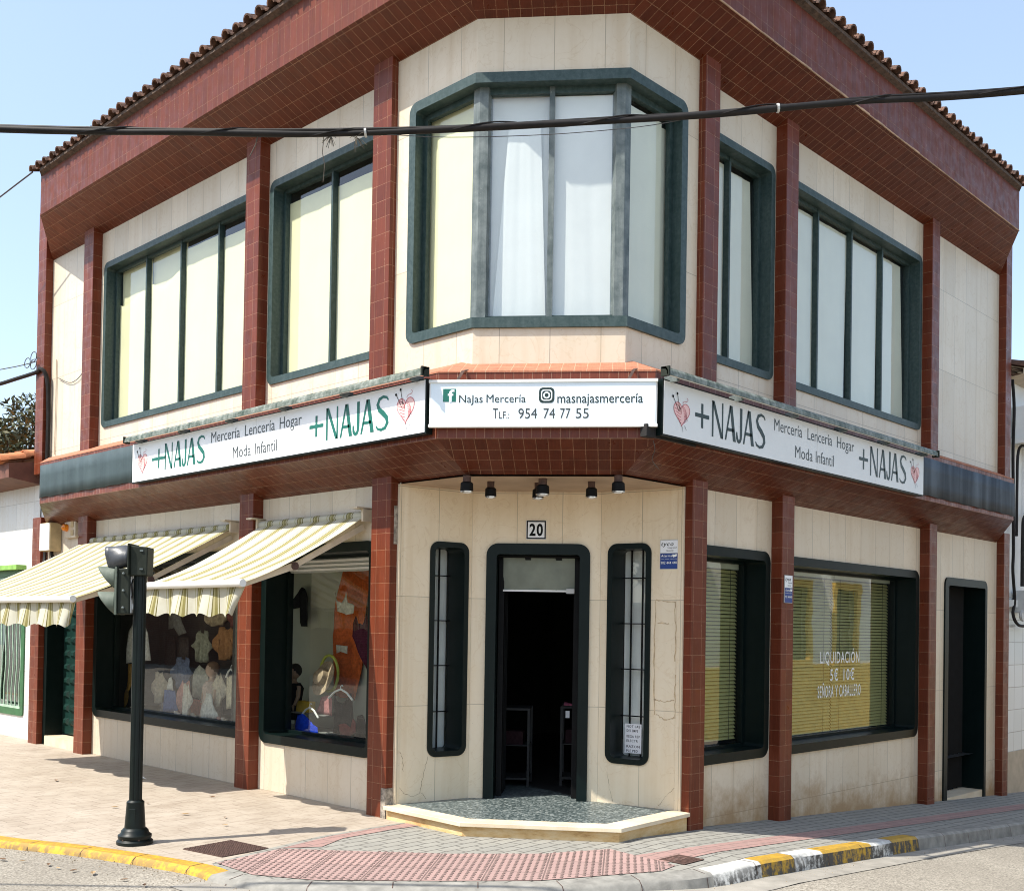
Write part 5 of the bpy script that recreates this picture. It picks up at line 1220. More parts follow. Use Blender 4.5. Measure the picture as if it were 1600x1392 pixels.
def visor(r0, zc, rad, ltop, lbot, mat, par, dent=0.0, lean=0.0):
    mb = MB(); n = 28; rows = 7
    def P(k, q):
        a = 2 * math.pi * k / n; cz = math.cos(a); L = lbot + (ltop - lbot) * (.5 + .5 * cz)
        rr = rad * (1 + dent * (.10 * math.sin(3 * a + 4 * q) + .07 * math.sin(7 * q + a))) 
        return TP(r0 - L * q, rr * math.sin(a) * (1 - .06 * q), zc + rr * cz - lean * q * L)
    for k in range(n):
        for q in range(rows): mb.poly([P(k, q / rows), P(k + 1, q / rows), P(k + 1, (q + 1) / rows), P(k, (q + 1) / rows)])
    o = mb.build('visor', mat, par, smooth=True, solid=.006)
    mb = MB(); mb.lathe(TP(r0 - .001, 0, zc), [(rad * .9, 0), (rad * .88, .008), (rad * .5, .018), (.004, .022)], 20, -RR); mb.build('lens', simple('dark_signal_lens', (.02, .03, .025), .1), o, smooth=True)
visor(-.068, 2.185, .083, .19, .165, 'visor_dark', top, 1.0)
mb = MB(); mb.hexa([TP(-.15, -.075, 1.75), TP(-.055, -.075, 1.75), TP(-.055, .09, 1.75), TP(-.15, .09, 1.75), TP(-.15, -.075, 2.10), TP(-.055, -.075, 2.10), TP(-.055, .09, 2.10), TP(-.15, .09, 2.10)]); low = mb.build('signal_head', 'signal_body', T, bevel=.01)
mb = MB(); mb.hexa([TP(-.165, -.09, 1.745), TP(-.1505, -.09, 1.745), TP(-.1505, .105, 1.745), TP(-.165, .105, 1.745), TP(-.165, -.09, 2.11), TP(-.1505, -.09, 2.11), TP(-.1505, .105, 2.11), TP(-.165, .105, 2.11)]); mb.build('rim_plate', 'visor_old', low)
visor(-.165, 2.03, .083, .155, .02, 'visor_old', low); visor(-.165, 1.835, .083, .155, .02, 'visor_old', low)
mb = MB()
for z in (1.79, 2.02): mb.hexa([TP(-.056, -.02, z), TP(-.03, -.02, z), TP(-.03, .02, z), TP(-.056, .02, z), TP(-.056, -.02, z + .04), TP(-.03, -.02, z + .04), TP(-.03, .02, z + .04), TP(-.056, .02, z + .04)])
mb.hexa([TP(-.055, -.05, 1.76), TP(-.051, -.05, 1.76), TP(-.051, .06, 1.76), TP(-.055, .06, 1.76), TP(-.055, -.05, 2.04), TP(-.051, -.05, 2.04), TP(-.051, .06, 2.04), TP(-.055, .06, 2.04)]); mb.build('bracket', 'white_metal', T)
for z in (1.80, 1.93, 2.06): mb = MB(); mb.lathe(TP(-.10, -.0765, z), [(.010, 0), (.010, .012), (.004, .016)], 8, -FF); mb.build('screw', 'alu', low)
for z in (2.09, 2.23): mb = MB(); mb.hexa([TP(.02, -.083, z), TP(.045, -.083, z), TP(.045, -.074, z), TP(.02, -.074, z), TP(.02, -.083, z + .012), TP(.045, -.083, z + .012), TP(.045, -.074, z + .012), TP(.02, -.074, z + .012)]); mb.build('hinge', 'alu', top)

# ---------------------------------------------------------------- goods in the display windows
def garment(poly, X, mat, name, label, cat, fold=.012, freq=40, sub=4, th=.006, parent=None, ret=False):
    bm = bmesh.new(); vs = [bm.verts.new((X, p[0], p[1])) for p in poly]; bm.faces.new(vs)
    bmesh.ops.triangulate(bm, faces=bm.faces[:]); bmesh.ops.subdivide_edges(bm, edges=bm.edges[:], cuts=sub, use_grid_fill=True)
    z1 = max(p[1] for p in poly); ph = random.uniform(0, 6)
    for v in bm.verts:
        k = (z1 - v.co.z); v.co.x += fold * (.3 + k) * math.sin(v.co.y * freq + ph + k * 3) + .02 * math.sin(v.co.y * 9 + ph)
    c = Vector((X, sum(p[0] for p in poly) / len(poly), z1))
    if parent is not None: c = ABS[parent.name]
    for v in bm.verts: v.co -= c
    me = bpy.data.meshes.new(name); bm.to_mesh(me); bm.free(); me.materials.append(M[mat] if isinstance(mat, str) else mat)
    for f in me.polygons: f.use_smooth = True
    o = bpy.data.objects.new(name, me); COL.objects.link(o); m = o.modifiers.new('solid', 'SOLIDIFY'); m.thickness = th
    ABS[o.name] = c
    if parent is not None: o.parent = parent
    else:
        o.location = c; o['label'] = label; o['category'] = cat
    return o
def cl(name, col, **k): return cloth(name, col, .1, .25, 30)
garment([(4.66, 2.08), (4.59, 2.11), (4.53, 2.09), (4.45, 2.0), (4.45, 1.67), (4.59, 1.67), (4.64, 1.71), (4.65, 1.88), (4.8, 1.86), (4.83, 1.92)], .86, cl('black_plaid', (.02, .02, .022)), 'hanging_shirt', 'small black checked shirt hung high on the pale display wall', 'clothing')
garment([(3.84, 2.37), (3.36, 2.36), (3.42, 2.05), (3.47, 1.83), (3.58, 1.59), (3.60, .90), (3.98, .93), (4.02, 1.57), (3.97, 1.84)], .88, cl('orange_cotton', (.62, .13, .03)), 'hanging_sarong', 'long twisted orange cloth hanging in the right display window', 'clothing', .02, 28)
garment([(3.79, 2.05), (3.77, 1.96), (3.66, 1.92), (3.61, 2.04), (3.58, 1.93), (3.45, 1.90), (3.46, 1.82), (3.60, 1.80), (3.74, 1.84)], .72, cl('white_lace', (.62, .62, .55)), 'hanging_bra', 'white bra hung in front of the orange cloth', 'clothing', .02, 50)
garment([(3.14, 1.79), (3.10, 1.70), (3.05, 1.70), (2.98, 1.81), (2.95, 1.74), (2.88, 1.60), (2.87, 1.24), (2.94, 1.23), (3.03, 1.32), (3.19, 1.58), (3.18, 1.72)], .50, cl('maroon_knit', (.06, .012, .03)), 'hanging_swimsuit', 'dark maroon swimsuit hanging beside the corner column', 'clothing')
garment([(3.88, 1.48), (3.65, 1.47), (3.66, 1.39), (3.80, 1.41), (3.87, 1.39)], .80, cl('white_lace_brief', (.60, .60, .54)), 'lace_brief', 'small white lace brief pinned on the orange cloth', 'clothing')
garment([(4.01, .62), (3.98, .74), (3.90, .76), (3.84, .70), (3.74, .66), (3.66, .63), (3.65, .57), (4.0, .575)], .42, cl('royal_blue', (.01, .05, .50)), 'blue_bikini', 'bright blue bikini lying at the front of the right display window', 'clothing')
garment([(3.37, 1.02), (3.33, .93), (3.25, .90), (3.14, .93), (3.09, 1.02), (3.06, .90), (3.02, .60), (3.38, .60)], .42, cl('black_lace', (.012, .012, .014)), 'black_camisole', 'black camisole on a white hanger in the right display window', 'clothing')
garment([(3.22, .70), (3.12, .72), (3.02, .68), (2.96, .78), (2.92, .74), (2.92, .64), (3.02, .60), (3.20, .60)], .36, cl('brick_red', (.16, .03, .03)), 'red_bra', 'dark red bra lying below the black camisole', 'clothing')
garment([(3.06, .62), (2.98, .80), (2.90, .82), (2.80, .72), (2.72, .57), (3.04, .565)], .42, cl('black_canvas', (.010, .010, .012)), 'black_bag', 'black bag with handles next to the corner column', 'bag')
garment([(3.87, .76), (3.80, .93), (3.68, .96), (3.57, .93), (3.57, .75)], .56, cl('dusty_pink', (.40, .18, .18)), 'pink_blouse', 'dusty pink blouse folded behind the blue bikini', 'clothing')
garment([(4.62, 1.08), (4.52, 1.04), (4.47, .62), (4.60, .60)], .62, cl('white_cotton', (.60, .60, .56)), 'white_towel', 'white cloth hanging at the left end of the right display window', 'clothing')
garment([(4.36, 1.72), (4.31, 1.50), (4.25, 1.34), (4.22, 1.27), (4.20, 1.38), (4.28, 1.62)], .30, cl('grey_satin', (.42, .44, .42)), 'white_scarf', 'narrow white scarf draped from the window edge of the right display', 'clothing', .02)
def hanger(X, y, z, w_, label):
    mb = MB(); mb.tube([(X, y + w_, z - .10), (X, y + w_ * .5, z - .03), (X, y, z), (X, y - w_ * .5, z - .03), (X, y - w_, z - .10)], .011, 6); mb.tube([(X, y, z), (X, y, z + .03), (X, y - .02, z + .045), (X, y - .035, z + .03)], .004, 5)
    mb.build('clothes_hanger', 'white_metal', None, smooth=True, at=(X, y, z), **tagp(label, 'hanger'))
hanger(.40, 3.23, 1.05, .20, 'white hanger holding the black camisole'); hanger(.45, 3.82, .83, .15, 'white hanger above the blue bikini'); hanger(.33, 5.17, 1.18, .10, 'small hanger of the cream vest in the left display window')
mb = MB(); mb.lathe((.60, 3.80, 1.13), [(.19, -.0), (.19, .006), (.10, .012), (.09, .07), (.05, .10), (.01, .105)], 28, Vector((-.9, .1, .35))); mb.build('sun_hat', cl('beige_straw', (.42, .32, .22)), None, smooth=True, at=(.60, 3.80, 1.13), **tagp('round beige straw sun hat standing in the right display window', 'hat'))
mb = MB(); mb.tube([Vector((.68, 3.81 + .155 * math.cos(k * .2618), 1.18 + .19 * math.sin(k * .2618))) for k in range(25)], .016, 6); mb.build('green_hoop', simple('lime_hoop', (.42, .48, .07), .5), None, smooth=True, at=(.68, 3.81, 1.0), **tagp('lime green hoop standing behind the straw hat', 'hoop'))
def child_dummy(X, y, z, h, skin, hair, dress, label, fl=.9):
    t = thing('child_mannequin', label, 'mannequin', (X, y, z))
    mb = MB(); mb.sphere((X, y, z + h * .86), h * .12, 16, 10, (1, .95, 1.1)); mb.tube([(X, y, z + h * .60), (X, y, z + h * .78)], [h * .05, h * .045], 10); mb.lathe((X, y, z), [(h * .10, .02), (h * .13, h * .25), (h * .12, h * .40), (h * .15, h * .58), (h * .08, h * .66), (h * .045, h * .70)], 16)
    for sg in (-1, 1): mb.tube([(X, y + sg * h * .14, z + h * .60), (X - .03, y + sg * h * .20, z + h * .42), (X - .06, y + sg * h * .17, z + h * .27)], [h * .045, h * .038, h * .028], 8)
    mb.build('body', simple('mannequin_' + skin[0], skin[1], .5), t, smooth=True)
    mb = MB(); mb.sphere((X + .012, y, z + h * .885), h * .125, 16, 10, (1, 1, 1.05)); mb.build('hair', simple('mannequin_hair_' + hair[0], hair[1], .8), t, smooth=True)
    mb = MB(); n = 26
    prof = [(h * .19 * fl, -.0), (h * .17 * fl, h * .15), (h * .145, h * .40), (h * .17, h * .56), (h * .11, h * .66)]
    for a, b in zip(prof, prof[1:]):
        for k in range(n):
            def q(pr, kk): rr = pr[0] * (1 + .06 * math.sin(kk * 2 * math.pi / n * 9)); return Vector((X + rr * math.cos(2 * math.pi * kk / n), y + rr * math.sin(2 * math.pi * kk / n), z + pr[1]))
            mb.poly([q(a, k), q(a, k + 1), q(b, k + 1), q(b, k)])
    mb.build('dress', dress, t, smooth=True)
child_dummy(.60, 4.33, .66, .60, ('tan', (.34, .22, .15)), ('dark', (.02, .015, .012)), cl('black_dress', (.010, .010, .012)), 'dark haired child mannequin in black at the left of the right display window', .7)
child_dummy(.50, 5.86, .57, .66, ('pale', (.50, .34, .26)), ('brown', (.16, .09, .05)), cl('cream_rose_dress', (.62, .50, .45)), 'child mannequin in a pale rose dress in the left display window', 1.1)
mb = MB(); mb.box((.58, 4.04, .75), (.68, 4.26, .87)); o = mb.build('yellow_box', simple('yellow_carton', (.62, .38, .02), .5), None, bevel=.004, at=(.6, 4.15, .75), **tagp('small yellow carton beside the dark haired mannequin', 'box'))
mb = MB(); mb.box((.50, 3.55, .56), (.80, 4.35, .575)); mb.box((.5, 3.58, .745), (.8, 4.35, .755)); 
for y in (3.6, 4.32): mb.box((.62, y, .575), (.66, y + .02, .745))
mb.build('display_riser', simple('grey_riser', (.2, .2, .19), .4), None, at=(.65, 3.95, .56), **tagp('low grey shelf riser inside the right display window', 'display shelf'))
# left display
sc2 = lambda p, X0, X1: (-5.51 + (p[0] + 5.51) * (6.18 + X1) / (6.18 + X0), 1.7 + (p[1] - 1.7) * (6.18 + X1) / (6.18 + X0))
garment([sc2(p, .6, .42) for p in [(8.17, 1.57), (8.10, 1.66), (8.02, 1.70), (7.77, 1.70), (7.66, 1.64), (7.6, 1.55), (7.54, 1.19), (7.9, 1.17), (8.22, 1.13)]], .42, cl('white_coat', (.62, .64, .66)), 'hanging_coat', 'white shirt coat hanging behind the signal pole in the left display window', 'clothing', .02, 34)
garment([sc2(p, .65, .45) for p in [(8.29, 1.13), (8.35, .83), (8.48, .52), (8.38, .52), (8.15, .90), (8.10, 1.12)]], .47, cl('ochre_drape', (.42, .24, .07)), 'ochre_drape', 'ochre cloth draped below the white coat', 'clothing', .02)
garment([(7.45, 1.80), (7.31, 1.82), (7.18, 1.79), (7.05, 1.56), (7.2, 1.52), (7.28, 1.62), (7.44, 1.60)], .8, cl('grey_jersey', (.24, .25, .25)), 'grey_top', 'grey jersey hanging at the top of the left display window', 'clothing')
garment([(6.76, 1.0), (6.70, 1.02), (6.64, .98), (6.60, .86), (6.80, .86)], .42, cl('white_bib', (.70, .70, .68)), 'baby_shirt', 'tiny white baby shirt above the blue outfit in the left display', 'clothing')
garment([(6.79, .86), (6.58, .86), (6.50, .60), (6.82, .59)], .41, cl('blue_gingham', (.10, .16, .36)), 'blue_outfit', 'blue child outfit hanging in the left display window', 'clothing')
garment([(6.50, .80), (6.46, 1.04), (6.42, 1.12), (6.32, 1.18), (6.20, 1.10), (6.14, 1.02), (6.10, .80), (6.3, .76)], .62, cl('pale_lace_dress', (.52, .52, .46)), 'lace_dress', 'pale lace child dress hanging in the middle of the left display', 'clothing', .02)
garment([(6.46, .76), (6.14, .76), (6.14, .57), (6.48, .57)], .56, cl('coral_box_cloth', (.48, .14, .11)), 'coral_cloth', 'folded coral red cloth under the pale lace dress', 'clothing')
garment([(5.70, .88), (5.64, .88), (5.60, .80), (5.50, .60), (5.84, .58), (5.74, .80)], .36, cl('white_tulle', (.70, .70, .67)), 'tulle_dress', 'white tulle baby dress at the front of the left display', 'clothing', .03, 60)
garment([(5.27, 1.10), (5.22, 1.08), (5.17, 1.11), (5.12, 1.10), (5.10, .74), (5.29, .72)], .35, cl('cream_vest', (.66, .60, .46)), 'cream_vest', 'cream child vest beside the third column in the left display', 'clothing')
garment([(7.0, .57), (6.96, .68), (6.84, .72), (6.72, .66), (6.62, .57)], .46, cl('striped_grey', (.16, .16, .18)), 'folded_jumper', 'dark grey folded jumper next to the blue child outfit', 'clothing')
for k, (y, x, c_, lb) in enumerate(((5.98, .34, (.5, .45, .40), 'beige baby shoe'), (5.42, .36, (.42, .2, .18), 'rose baby shoe'), (6.40, .36, (.45, .42, .4), 'pale grey baby shoe'), (5.30, .34, (.5, .42, .34), 'tan baby shoe'))):
    mb = MB(); mb.sphere((x, y, .585), .035, 12, 8, (1.0, 1.9, .7)); mb.tube([(x, y + .03, .59), (x, y + .035, .625)], [.026, .024], 10, False); mb.build('baby_shoe', simple('shoe_' + lb.replace(' ', '_'), c_, .5), None, smooth=True, at=(x, y, .56), **tagp(lb + ' on the sill shelf of the left display window', 'shoe'))
more = ((6.98, .62, .40, .34, (.40, .12, .10), 'red checked blouse low at the back of the left display'), (5.45, .66, .34, .62, (.55, .40, .34), 'salmon blouse hanging beside the pale mannequin'), (6.05, .78, .40, 1.25, (.42, .22, .10), 'rust brown dress hanging high in the left display'), (5.55, .80, .36, 1.30, (.45, .16, .13), 'dusty red top hanging high near the third column'), (6.62, .80, .40, 1.20, (.34, .36, .30), 'pale sage top hanging high at the middle of the left display'),
  (5.62, .45, .26, .72, (.62, .56, .46), 'cream baby dress hanging low between the mannequin and the vest'), (6.30, .40, .22, .60, (.60, .34, .32), 'small pink baby dress in front of the pale lace dress'), (6.92, .70, .42, .86, (.16, .20, .32), 'navy jacket hanging behind the blue child outfit'), (7.30, .60, .36, .66, (.52, .46, .38), 'beige blouse low beside the dark trousers'),
  (5.30, .72, .30, .95, (.60, .44, .16), 'mustard blouse hanging behind the cream vest'), (6.05, .30, .18, .58, (.70, .66, .60), 'ivory baby romper at the very front of the left display'), (5.95, .92, .50, 1.62, (.26, .10, .09), 'wine red dress hanging topmost at the back of the left display'), (6.50, .92, .46, 1.66, (.50, .42, .30), 'sand coloured dress hanging topmost beside the wine red one'))
for y_, x_, w_, z_, c_, lb in more:
    hf = [(.07, .365), (.20, .40), (.34, .385), (.66, .20), (.50, .10), (.30, .25), (.27, .20), (.34, .0)]
    garment([(y_ + w_ * u_, z_ + v_) for u_, v_ in hf] + [(y_ + w_ * .12, z_ - .012), (y_ - w_ * .10, z_ + .008)] + [(y_ - w_ * u_, z_ + v_) for u_, v_ in hf[::-1]] + [(y_, z_ + .325)], x_, cl('goods_' + lb.split()[0] + str(len(lb)), c_), 'display_garment', lb, 'clothing', .04, 52)
for k, (y, c_) in enumerate(((7.6, (.06, .05, .05)), (7.25, (.09, .08, .08)))):
    garment([(y + .14, 1.5), (y - .14, 1.5), (y - .18, .75), (y + .18, .75)], .9, cl('dark_trouser_%d' % k, c_), 'dark_trousers', ('black' if k == 0 else 'charcoal') + ' trousers hanging at the dark back of the left display', 'clothing')
# clothes racks just inside the doorway
def rack(u0, u1, d, z0, h, label, right):
    t = thing('display_table', label, 'display rack', FND((u0 + u1) / 2, z0, d))
    mb = MB()
    for u in (u0, u1): mb.boxF(FND, u - .012, u + .012, z0, z0 + h, d, d + .024); mb.boxF(FND, u - .012, u + .012, z0, z0 + h, d + .4, d + .424)
    mb.boxF(FND, u0, u1, z0 + h - .02, z0 + h, d - .002, d + .424); mb.boxF(FND, u0, u1, z0 + .07, z0 + .09, d + .002, d + .42); mb.boxF(FND, u0, u1, z0 + h * .52, z0 + h * .53, d + .002, d + .42)
    mb.build('rack_frame', simple('dull_rack_wire', (.016, .016, .015), .7), t)
    mb = MB(); mb.boxF(FND, u0 + .04, u1 - .06, z0 + h * .53, z0 + h * .70, d + .06, d + .3); mb.build('folded_goods', cl('goods_' + label[:5], (.03, .016, .018)), t)
def rack_cloth():
    t = thing('pink_garment', 'pink garment with white tags lying on the right rack inside the door', 'clothing', FND(1.0, .9, 1.0))
    mb = MB(); mb.grid(lambda a, b: FND(.84 + .30 * a, .925 + .05 * math.sin(a * 5 + b * 4) * b, .92 + .3 * b), 10, 6); mb.build('cloth', cl('hot_pink', (.45, .12, .18)), t, smooth=True, solid=.006)
    for k in range(3): mb = MB(); mb.boxF(FND, .86 + k * .08, .90 + k * .08, .80 - k * .03, .87 - k * .03, .885, .888); mb.build('price_tag', 'white_sign', t)
rack_cloth()
rack(.06, .50, .75, .115, .78, 'grey wire rack standing on the left inside the shop door', 0); rack(.82, 1.3, .9, .115, .80, 'grey wire rack standing on the right inside the shop door', 1)

# ---------------------------------------------------------------- neighbours
N1 = thing('white_neighbour_house', 'low white panelled house with terracotta eave and green grilled window at the left', 'house', (0, 12, 0))
win = (10.16, 11.7, .36, 2.36)
mb = MB(); wall_holes(mb, FL, 9.66, 26, -.4, 3.62, [win], .02); mb.poly([(.02, 9.68, 3.6), (9, 9.68, 3.6), (9, 9.68, -.4), (.02, 9.68, -.4)]); mb.build('wall', stone('white_stone_panels', .62, .48, (.72, .72, .70)), N1)
mb = MB(); frame_ring(mb, lambda u, z, d=0.0: FL(u, z, d + .02), 10.12, 11.74, .32, 2.40, .10, .02, .16, .06); wf = mb.build('window', simple('bright_green_paint', (.02, .11, .035), .4, var=.2), N1)
mb = MB(); mb.boxF(FL, 10.2, 11.7, .4, 2.3, .17, .19); mb.build('pane', 'glass_shop', wf); mb = MB(); mb.boxF(FL, 10.2, 11.7, .4, 2.3, .4, .42); mb.build('curtain', 'interior', wf)
mb = MB()
for k in range(11):
    y = 10.27 + k * .135; mb.tube([(.015 + .0, y + .028 * math.sin(q * 1.05) * (q % 6 != 0), .40 + q * .158) for q in range(13)], .011, 6)
for z in (.42, 2.28): mb.boxF(FL, 10.22, 11.66, z, z + .03, .0, .03)
mb.build('grille', simple('pale_green_grille', (.36, .50, .38), .5), wf)
mb = MB(); mb.boxF(FL, 10.14, 11.8, 2.405, 2.47, -.12, .02); mb.build('ledge', simple('lime_green_ledge', (.22, .42, .08), .5), N1)
mb = MB(); mb.poly([(.02, 9.70, 3.58), (-.42, 9.70, 3.64), (-.42, 26, 3.64), (.02, 26, 3.58)]); mb.poly([(-.42, 9.70, 3.64), (-.42, 26, 3.64), (-.42, 26, 3.84), (-.42, 9.70, 3.84)]); mb.poly([(-.42, 9.7, 3.64), (.02, 9.7, 3.58), (.02, 9.7, 3.9), (-.42, 9.7, 3.84)]); mb.build('eave', simple('brown_timber_eave', (.14, .055, .035), .7), N1)
mb = MB(); mb.poly([(-.48, 9.70, 3.85), (-.48, 26, 3.85), (5, 26, 5.0), (5, 9.70, 5.0)]); rf = mb.build('roof', 'terracotta_new', N1)
mb = MB(); tile_row(mb, Vector((-.52, 9.80, 3.86)), Vector((-.52, 20, 3.86)), Vector((-1, 0, 0)), 0, 13, .235, .10, 4); mb.build('roof_tiles', 'terracotta_new', rf, smooth=True)
cable([(-.44, 15, 3.80), (-.44, 12, 3.70), (-.44, 10.6, 3.74), (-.30, 9.75, 3.66)], .014, 'black cable running along the brown eave of the low white house')
N2 = thing('white_side_house', 'narrow slice of a two storey white house with glazed tile wall at the right edge', 'house', (12, 0, -.6))
mb = MB(); wall_holes(mb, FR, 9.44, 24, .05, 5.40, [(10.22, 11.3, 2.9, 4.4)], .06); mb.poly([(9.45, .06, 5.4), (9.45, 9, 5.4), (9.45, 9, -.9), (9.45, .06, -.9)]); mb.build('wall', 'render_white', N2)
mb = MB(); mb.boxF(FR, 9.44, 24, -2.2, .05, .02, .10); mb.build('dado', 'dado', N2)
t2 = NT('glazed_white_wall_tiles'); uv2 = t2.coords('UV'); c2, f2 = t2.brick(uv2, (.70, .70, .67), (.64, .64, .60), (.40, .38, .34), .32, .32, .006, 0); t2.color(c2); t2.b.inputs["Roughness"].default_value = .12; t2.bump(f2, .003, .4)
mb = MB(); mb.poly([FR(9.44, .05, .045), FR(24, .05, .045), FR(24, 2.3, .045), FR(9.44, 2.3, .045)]); mb.build('tiled_wall', t2.m, N2)
mb = MB(); mb.boxF(FR, 9.75, 11.6, 4.5, 4.95, -.22, .05); mb.boxF(FR, 9.70, 11.65, 4.42, 4.50, -.27, .05); mb.build('window_canopy', 'render_white', N2)
mb = MB(); frame_ring(mb, lambda u, z, d=0.0: FR(u, z, d + .06), 10.18, 11.34, 2.86, 4.44, .08, .03, .2, .03); w2 = mb.build('window', 'render_white', N2)
mb = MB(); mb.boxF(FR, 10.2, 11.3, 2.9, 4.4, .2, .22); mb.build('pane', 'glass_blind', w2); mb = MB(); mb.boxF(FR, 9.9, 11.4, 2.8, 4.6, .5, .52); mb.build('curtain', 'interior', w2)
mb = MB(); mb.poly([(9.45, -.20, 5.34), (24, -.20, 5.34), (24, .1, 5.30), (9.45, .1, 5.30)]); mb.poly([(9.45, -.20, 5.34), (24, -.20, 5.34), (24, -.20, 5.42), (9.45, -.20, 5.42)]); mb.poly([(9.45, -.20, 5.42), (24, -.20, 5.42), (24, 4, 6.8), (9.45, 4, 6.8)]); r2 = mb.build('roof', 'dado', N2)
mb = MB(); tile_row(mb, Vector((9.50, -.26, 5.42)), Vector((16, -.26, 5.42)), Vector((0, -1, 0)), 0, 17, .21, .085, 3); mb.build('roof_tiles', 'terracotta', r2, smooth=True)
mb = MB(); mb.boxF(FR, 9.62, 24, 3.0 - .9, 2.2, -.04, .05); mb.build('string_course', 'render_white', N2)
cable([(9.55, -.02, 5.3), (9.60, -.03, 4.9), (9.57, -.03, 4.3), (9.60, -.03, 3.6), (9.62, -.03, 2.9), (9.58, -.04, 2.6), (9.66, -.04, 2.2), (9.60, -.04, 2.0), (9.75, -.06, 1.85), (10.2, -.06, 1.84)], .022, 'black twisted cable running down the gap beside the rightmost column')
cable([(10.6, -.04, 4.40), (10.0, -.05, 4.42), (9.72, -.05, 4.3), (9.68, -.05, 3.8), (9.68, -.05, 3.1)], .020, 'black cable bending off the side house wall near its small canopy')
cable([(10.5, -.04, 3.5), (10.0, -.05, 3.4), (9.93, -.05, 3.1), (9.92, -.05, 2.4)], .026, 'black cable coming down into the grey box on the side house')
t_ = thing('junction_box', 'grey plastic electric box hanging on the wall of the white side house', 'junction box', (9.95, -.06, 2.1))
mb = MB(); mb.box((9.78, -.14, 2.02), (10.05, .02, 2.34)); mb.build('casing', 'plastic_grey', t_, bevel=.01); mb = MB(); mb.lathe((9.80, -.07, 1.98), [(.06, 0), (.08, .02), (.08, .05)], 14, Vector((0, -1, 0))); mb.build('cable_gland', 'plastic_grey', t_, smooth=True)
# a house across the side street, seen mirrored in the shop windows
N3 = thing('yellow_trimmed_house', 'white house with ochre trim mirrored in the shaded shop windows', 'house', (14, -9.6, -.8))
FO = lambda u, z, d=0.0: Vector((u, -9.6 - d, z))
hs = [(u, u + 1.3, .9, 3.0) for u in (9, 12, 15, 18, 21, 24, 27)]
mb = MB(); wall_holes(mb, FO, 4, 34, -3, 6.2, hs); mb.box((4, -18, -3), (34, -9.95, 6.2)); mb.build('wall', 'render_white', N3)
mb = MB(); mb.boxF(FO, 4, 34, -3, .75, -.05, 0); mb.build('dado', simple('ochre_paint', (.55, .34, .06), .7), N3)
for u0, u1, a, b in hs:
    mb = MB(); bars(mb, FO, u0 - .2, u1 + .2, a - .2, b + .2, .2, -.06, .05); wn = mb.build('window', simple('ochre_trim', (.58, .36, .07), .7), N3)
    mb = MB(); mb.poly([FO(u0, a, .2), FO(u1, a, .2), FO(u1, b, .2), FO(u0, b, .2)]); mb.build('pane', 'interior', wn)
    mb = MB(); mb.boxF(FO, u0 - .5, u1 + .5, 3.7, 3.8, -.7, 0); bl = mb.build('balcony', 'render_white', N3)
    mb = MB()
    for k in range(16): mb.boxF(FO, u0 - .48 + k * .15, u0 - .465 + k * .15, 3.8, 4.7, -.68, -.665)
    mb.boxF(FO, u0 - .5, u1 + .5, 4.7, 4.74, -.69, -.65); mb.build('railing', 'black', bl)

# greenery and a wall across the main street, mirrored in the left shop windows
N4 = thing('garden_wall', 'dark red brick garden wall across the main street, mirrored in the left windows', 'wall', (-15, 20, -.1))
mb = MB(); mb.box((-15.2, -2, -.4), (-15, 46, 2.3)); mb.build('brickwork', tile('dark_brick', .24, .08, (.16, .07, .045), (.11, .05, .035), (.2, .17, .14), .8, .008, 0), N4)
mb = MB(); mb.box((-15.25, -2, 2.3), (-14.95, 46, 2.38)); mb.build('coping', 'concrete', N4)
for k_ in range(6):
    rt = random.Random(20 + k_); base = Vector((-17.5 + rt.uniform(-.6, .6), 3 + k_ * 6.4 + rt.uniform(-1, 1), -.2)); H_ = rt.uniform(5.5, 7.5)
    TT = thing('street_tree', ('dark round tree across the main street, nearest the crossing', 'dark round tree second from the crossing behind the brick wall', 'dark round tree third from the crossing behind the brick wall', 'dark round tree fourth from the crossing behind the brick wall', 'dark round tree fifth from the crossing behind the brick wall', 'dark round tree farthest up the street behind the brick wall')[k_], 'tree', base, 'trees across the main street')
    mb = MB(); mb.tube([base, base + Vector((.1, .1, H_ * .5))], [.2, .12], 8); mb.build('trunk', 'rust', TT)
    vs, fs = [], []
    for q in range(2600):
        v = Vector((rt.gauss(0, 1), rt.gauss(0, 1), rt.gauss(0, 1))).normalized() * rt.random() ** .4; p = base + Vector((v.x * 2.9, v.y * 2.9, H_ * .68 + v.z * H_ * .36)); n_ = Vector((rt.gauss(0, 1), rt.gauss(0, 1), rt.gauss(0, 1))).normalized(); x = n_.orthogonal() * .22; y = n_.cross(x.normalized()) * .12
        b = len(vs); vs += [p - x, p + y, p + x, p - y]; fs.append((b, b + 1, b + 2, b + 3))
    me = bpy.data.meshes.new('crown'); me.from_pydata([v - base for v in vs], [], fs); me.materials.append(simple('dark_foliage', (.03, .045, .018), .6, var=.5)); o = bpy.data.objects.new('crown', me); COL.objects.link(o); o.parent = TT; ABS[o.name] = base

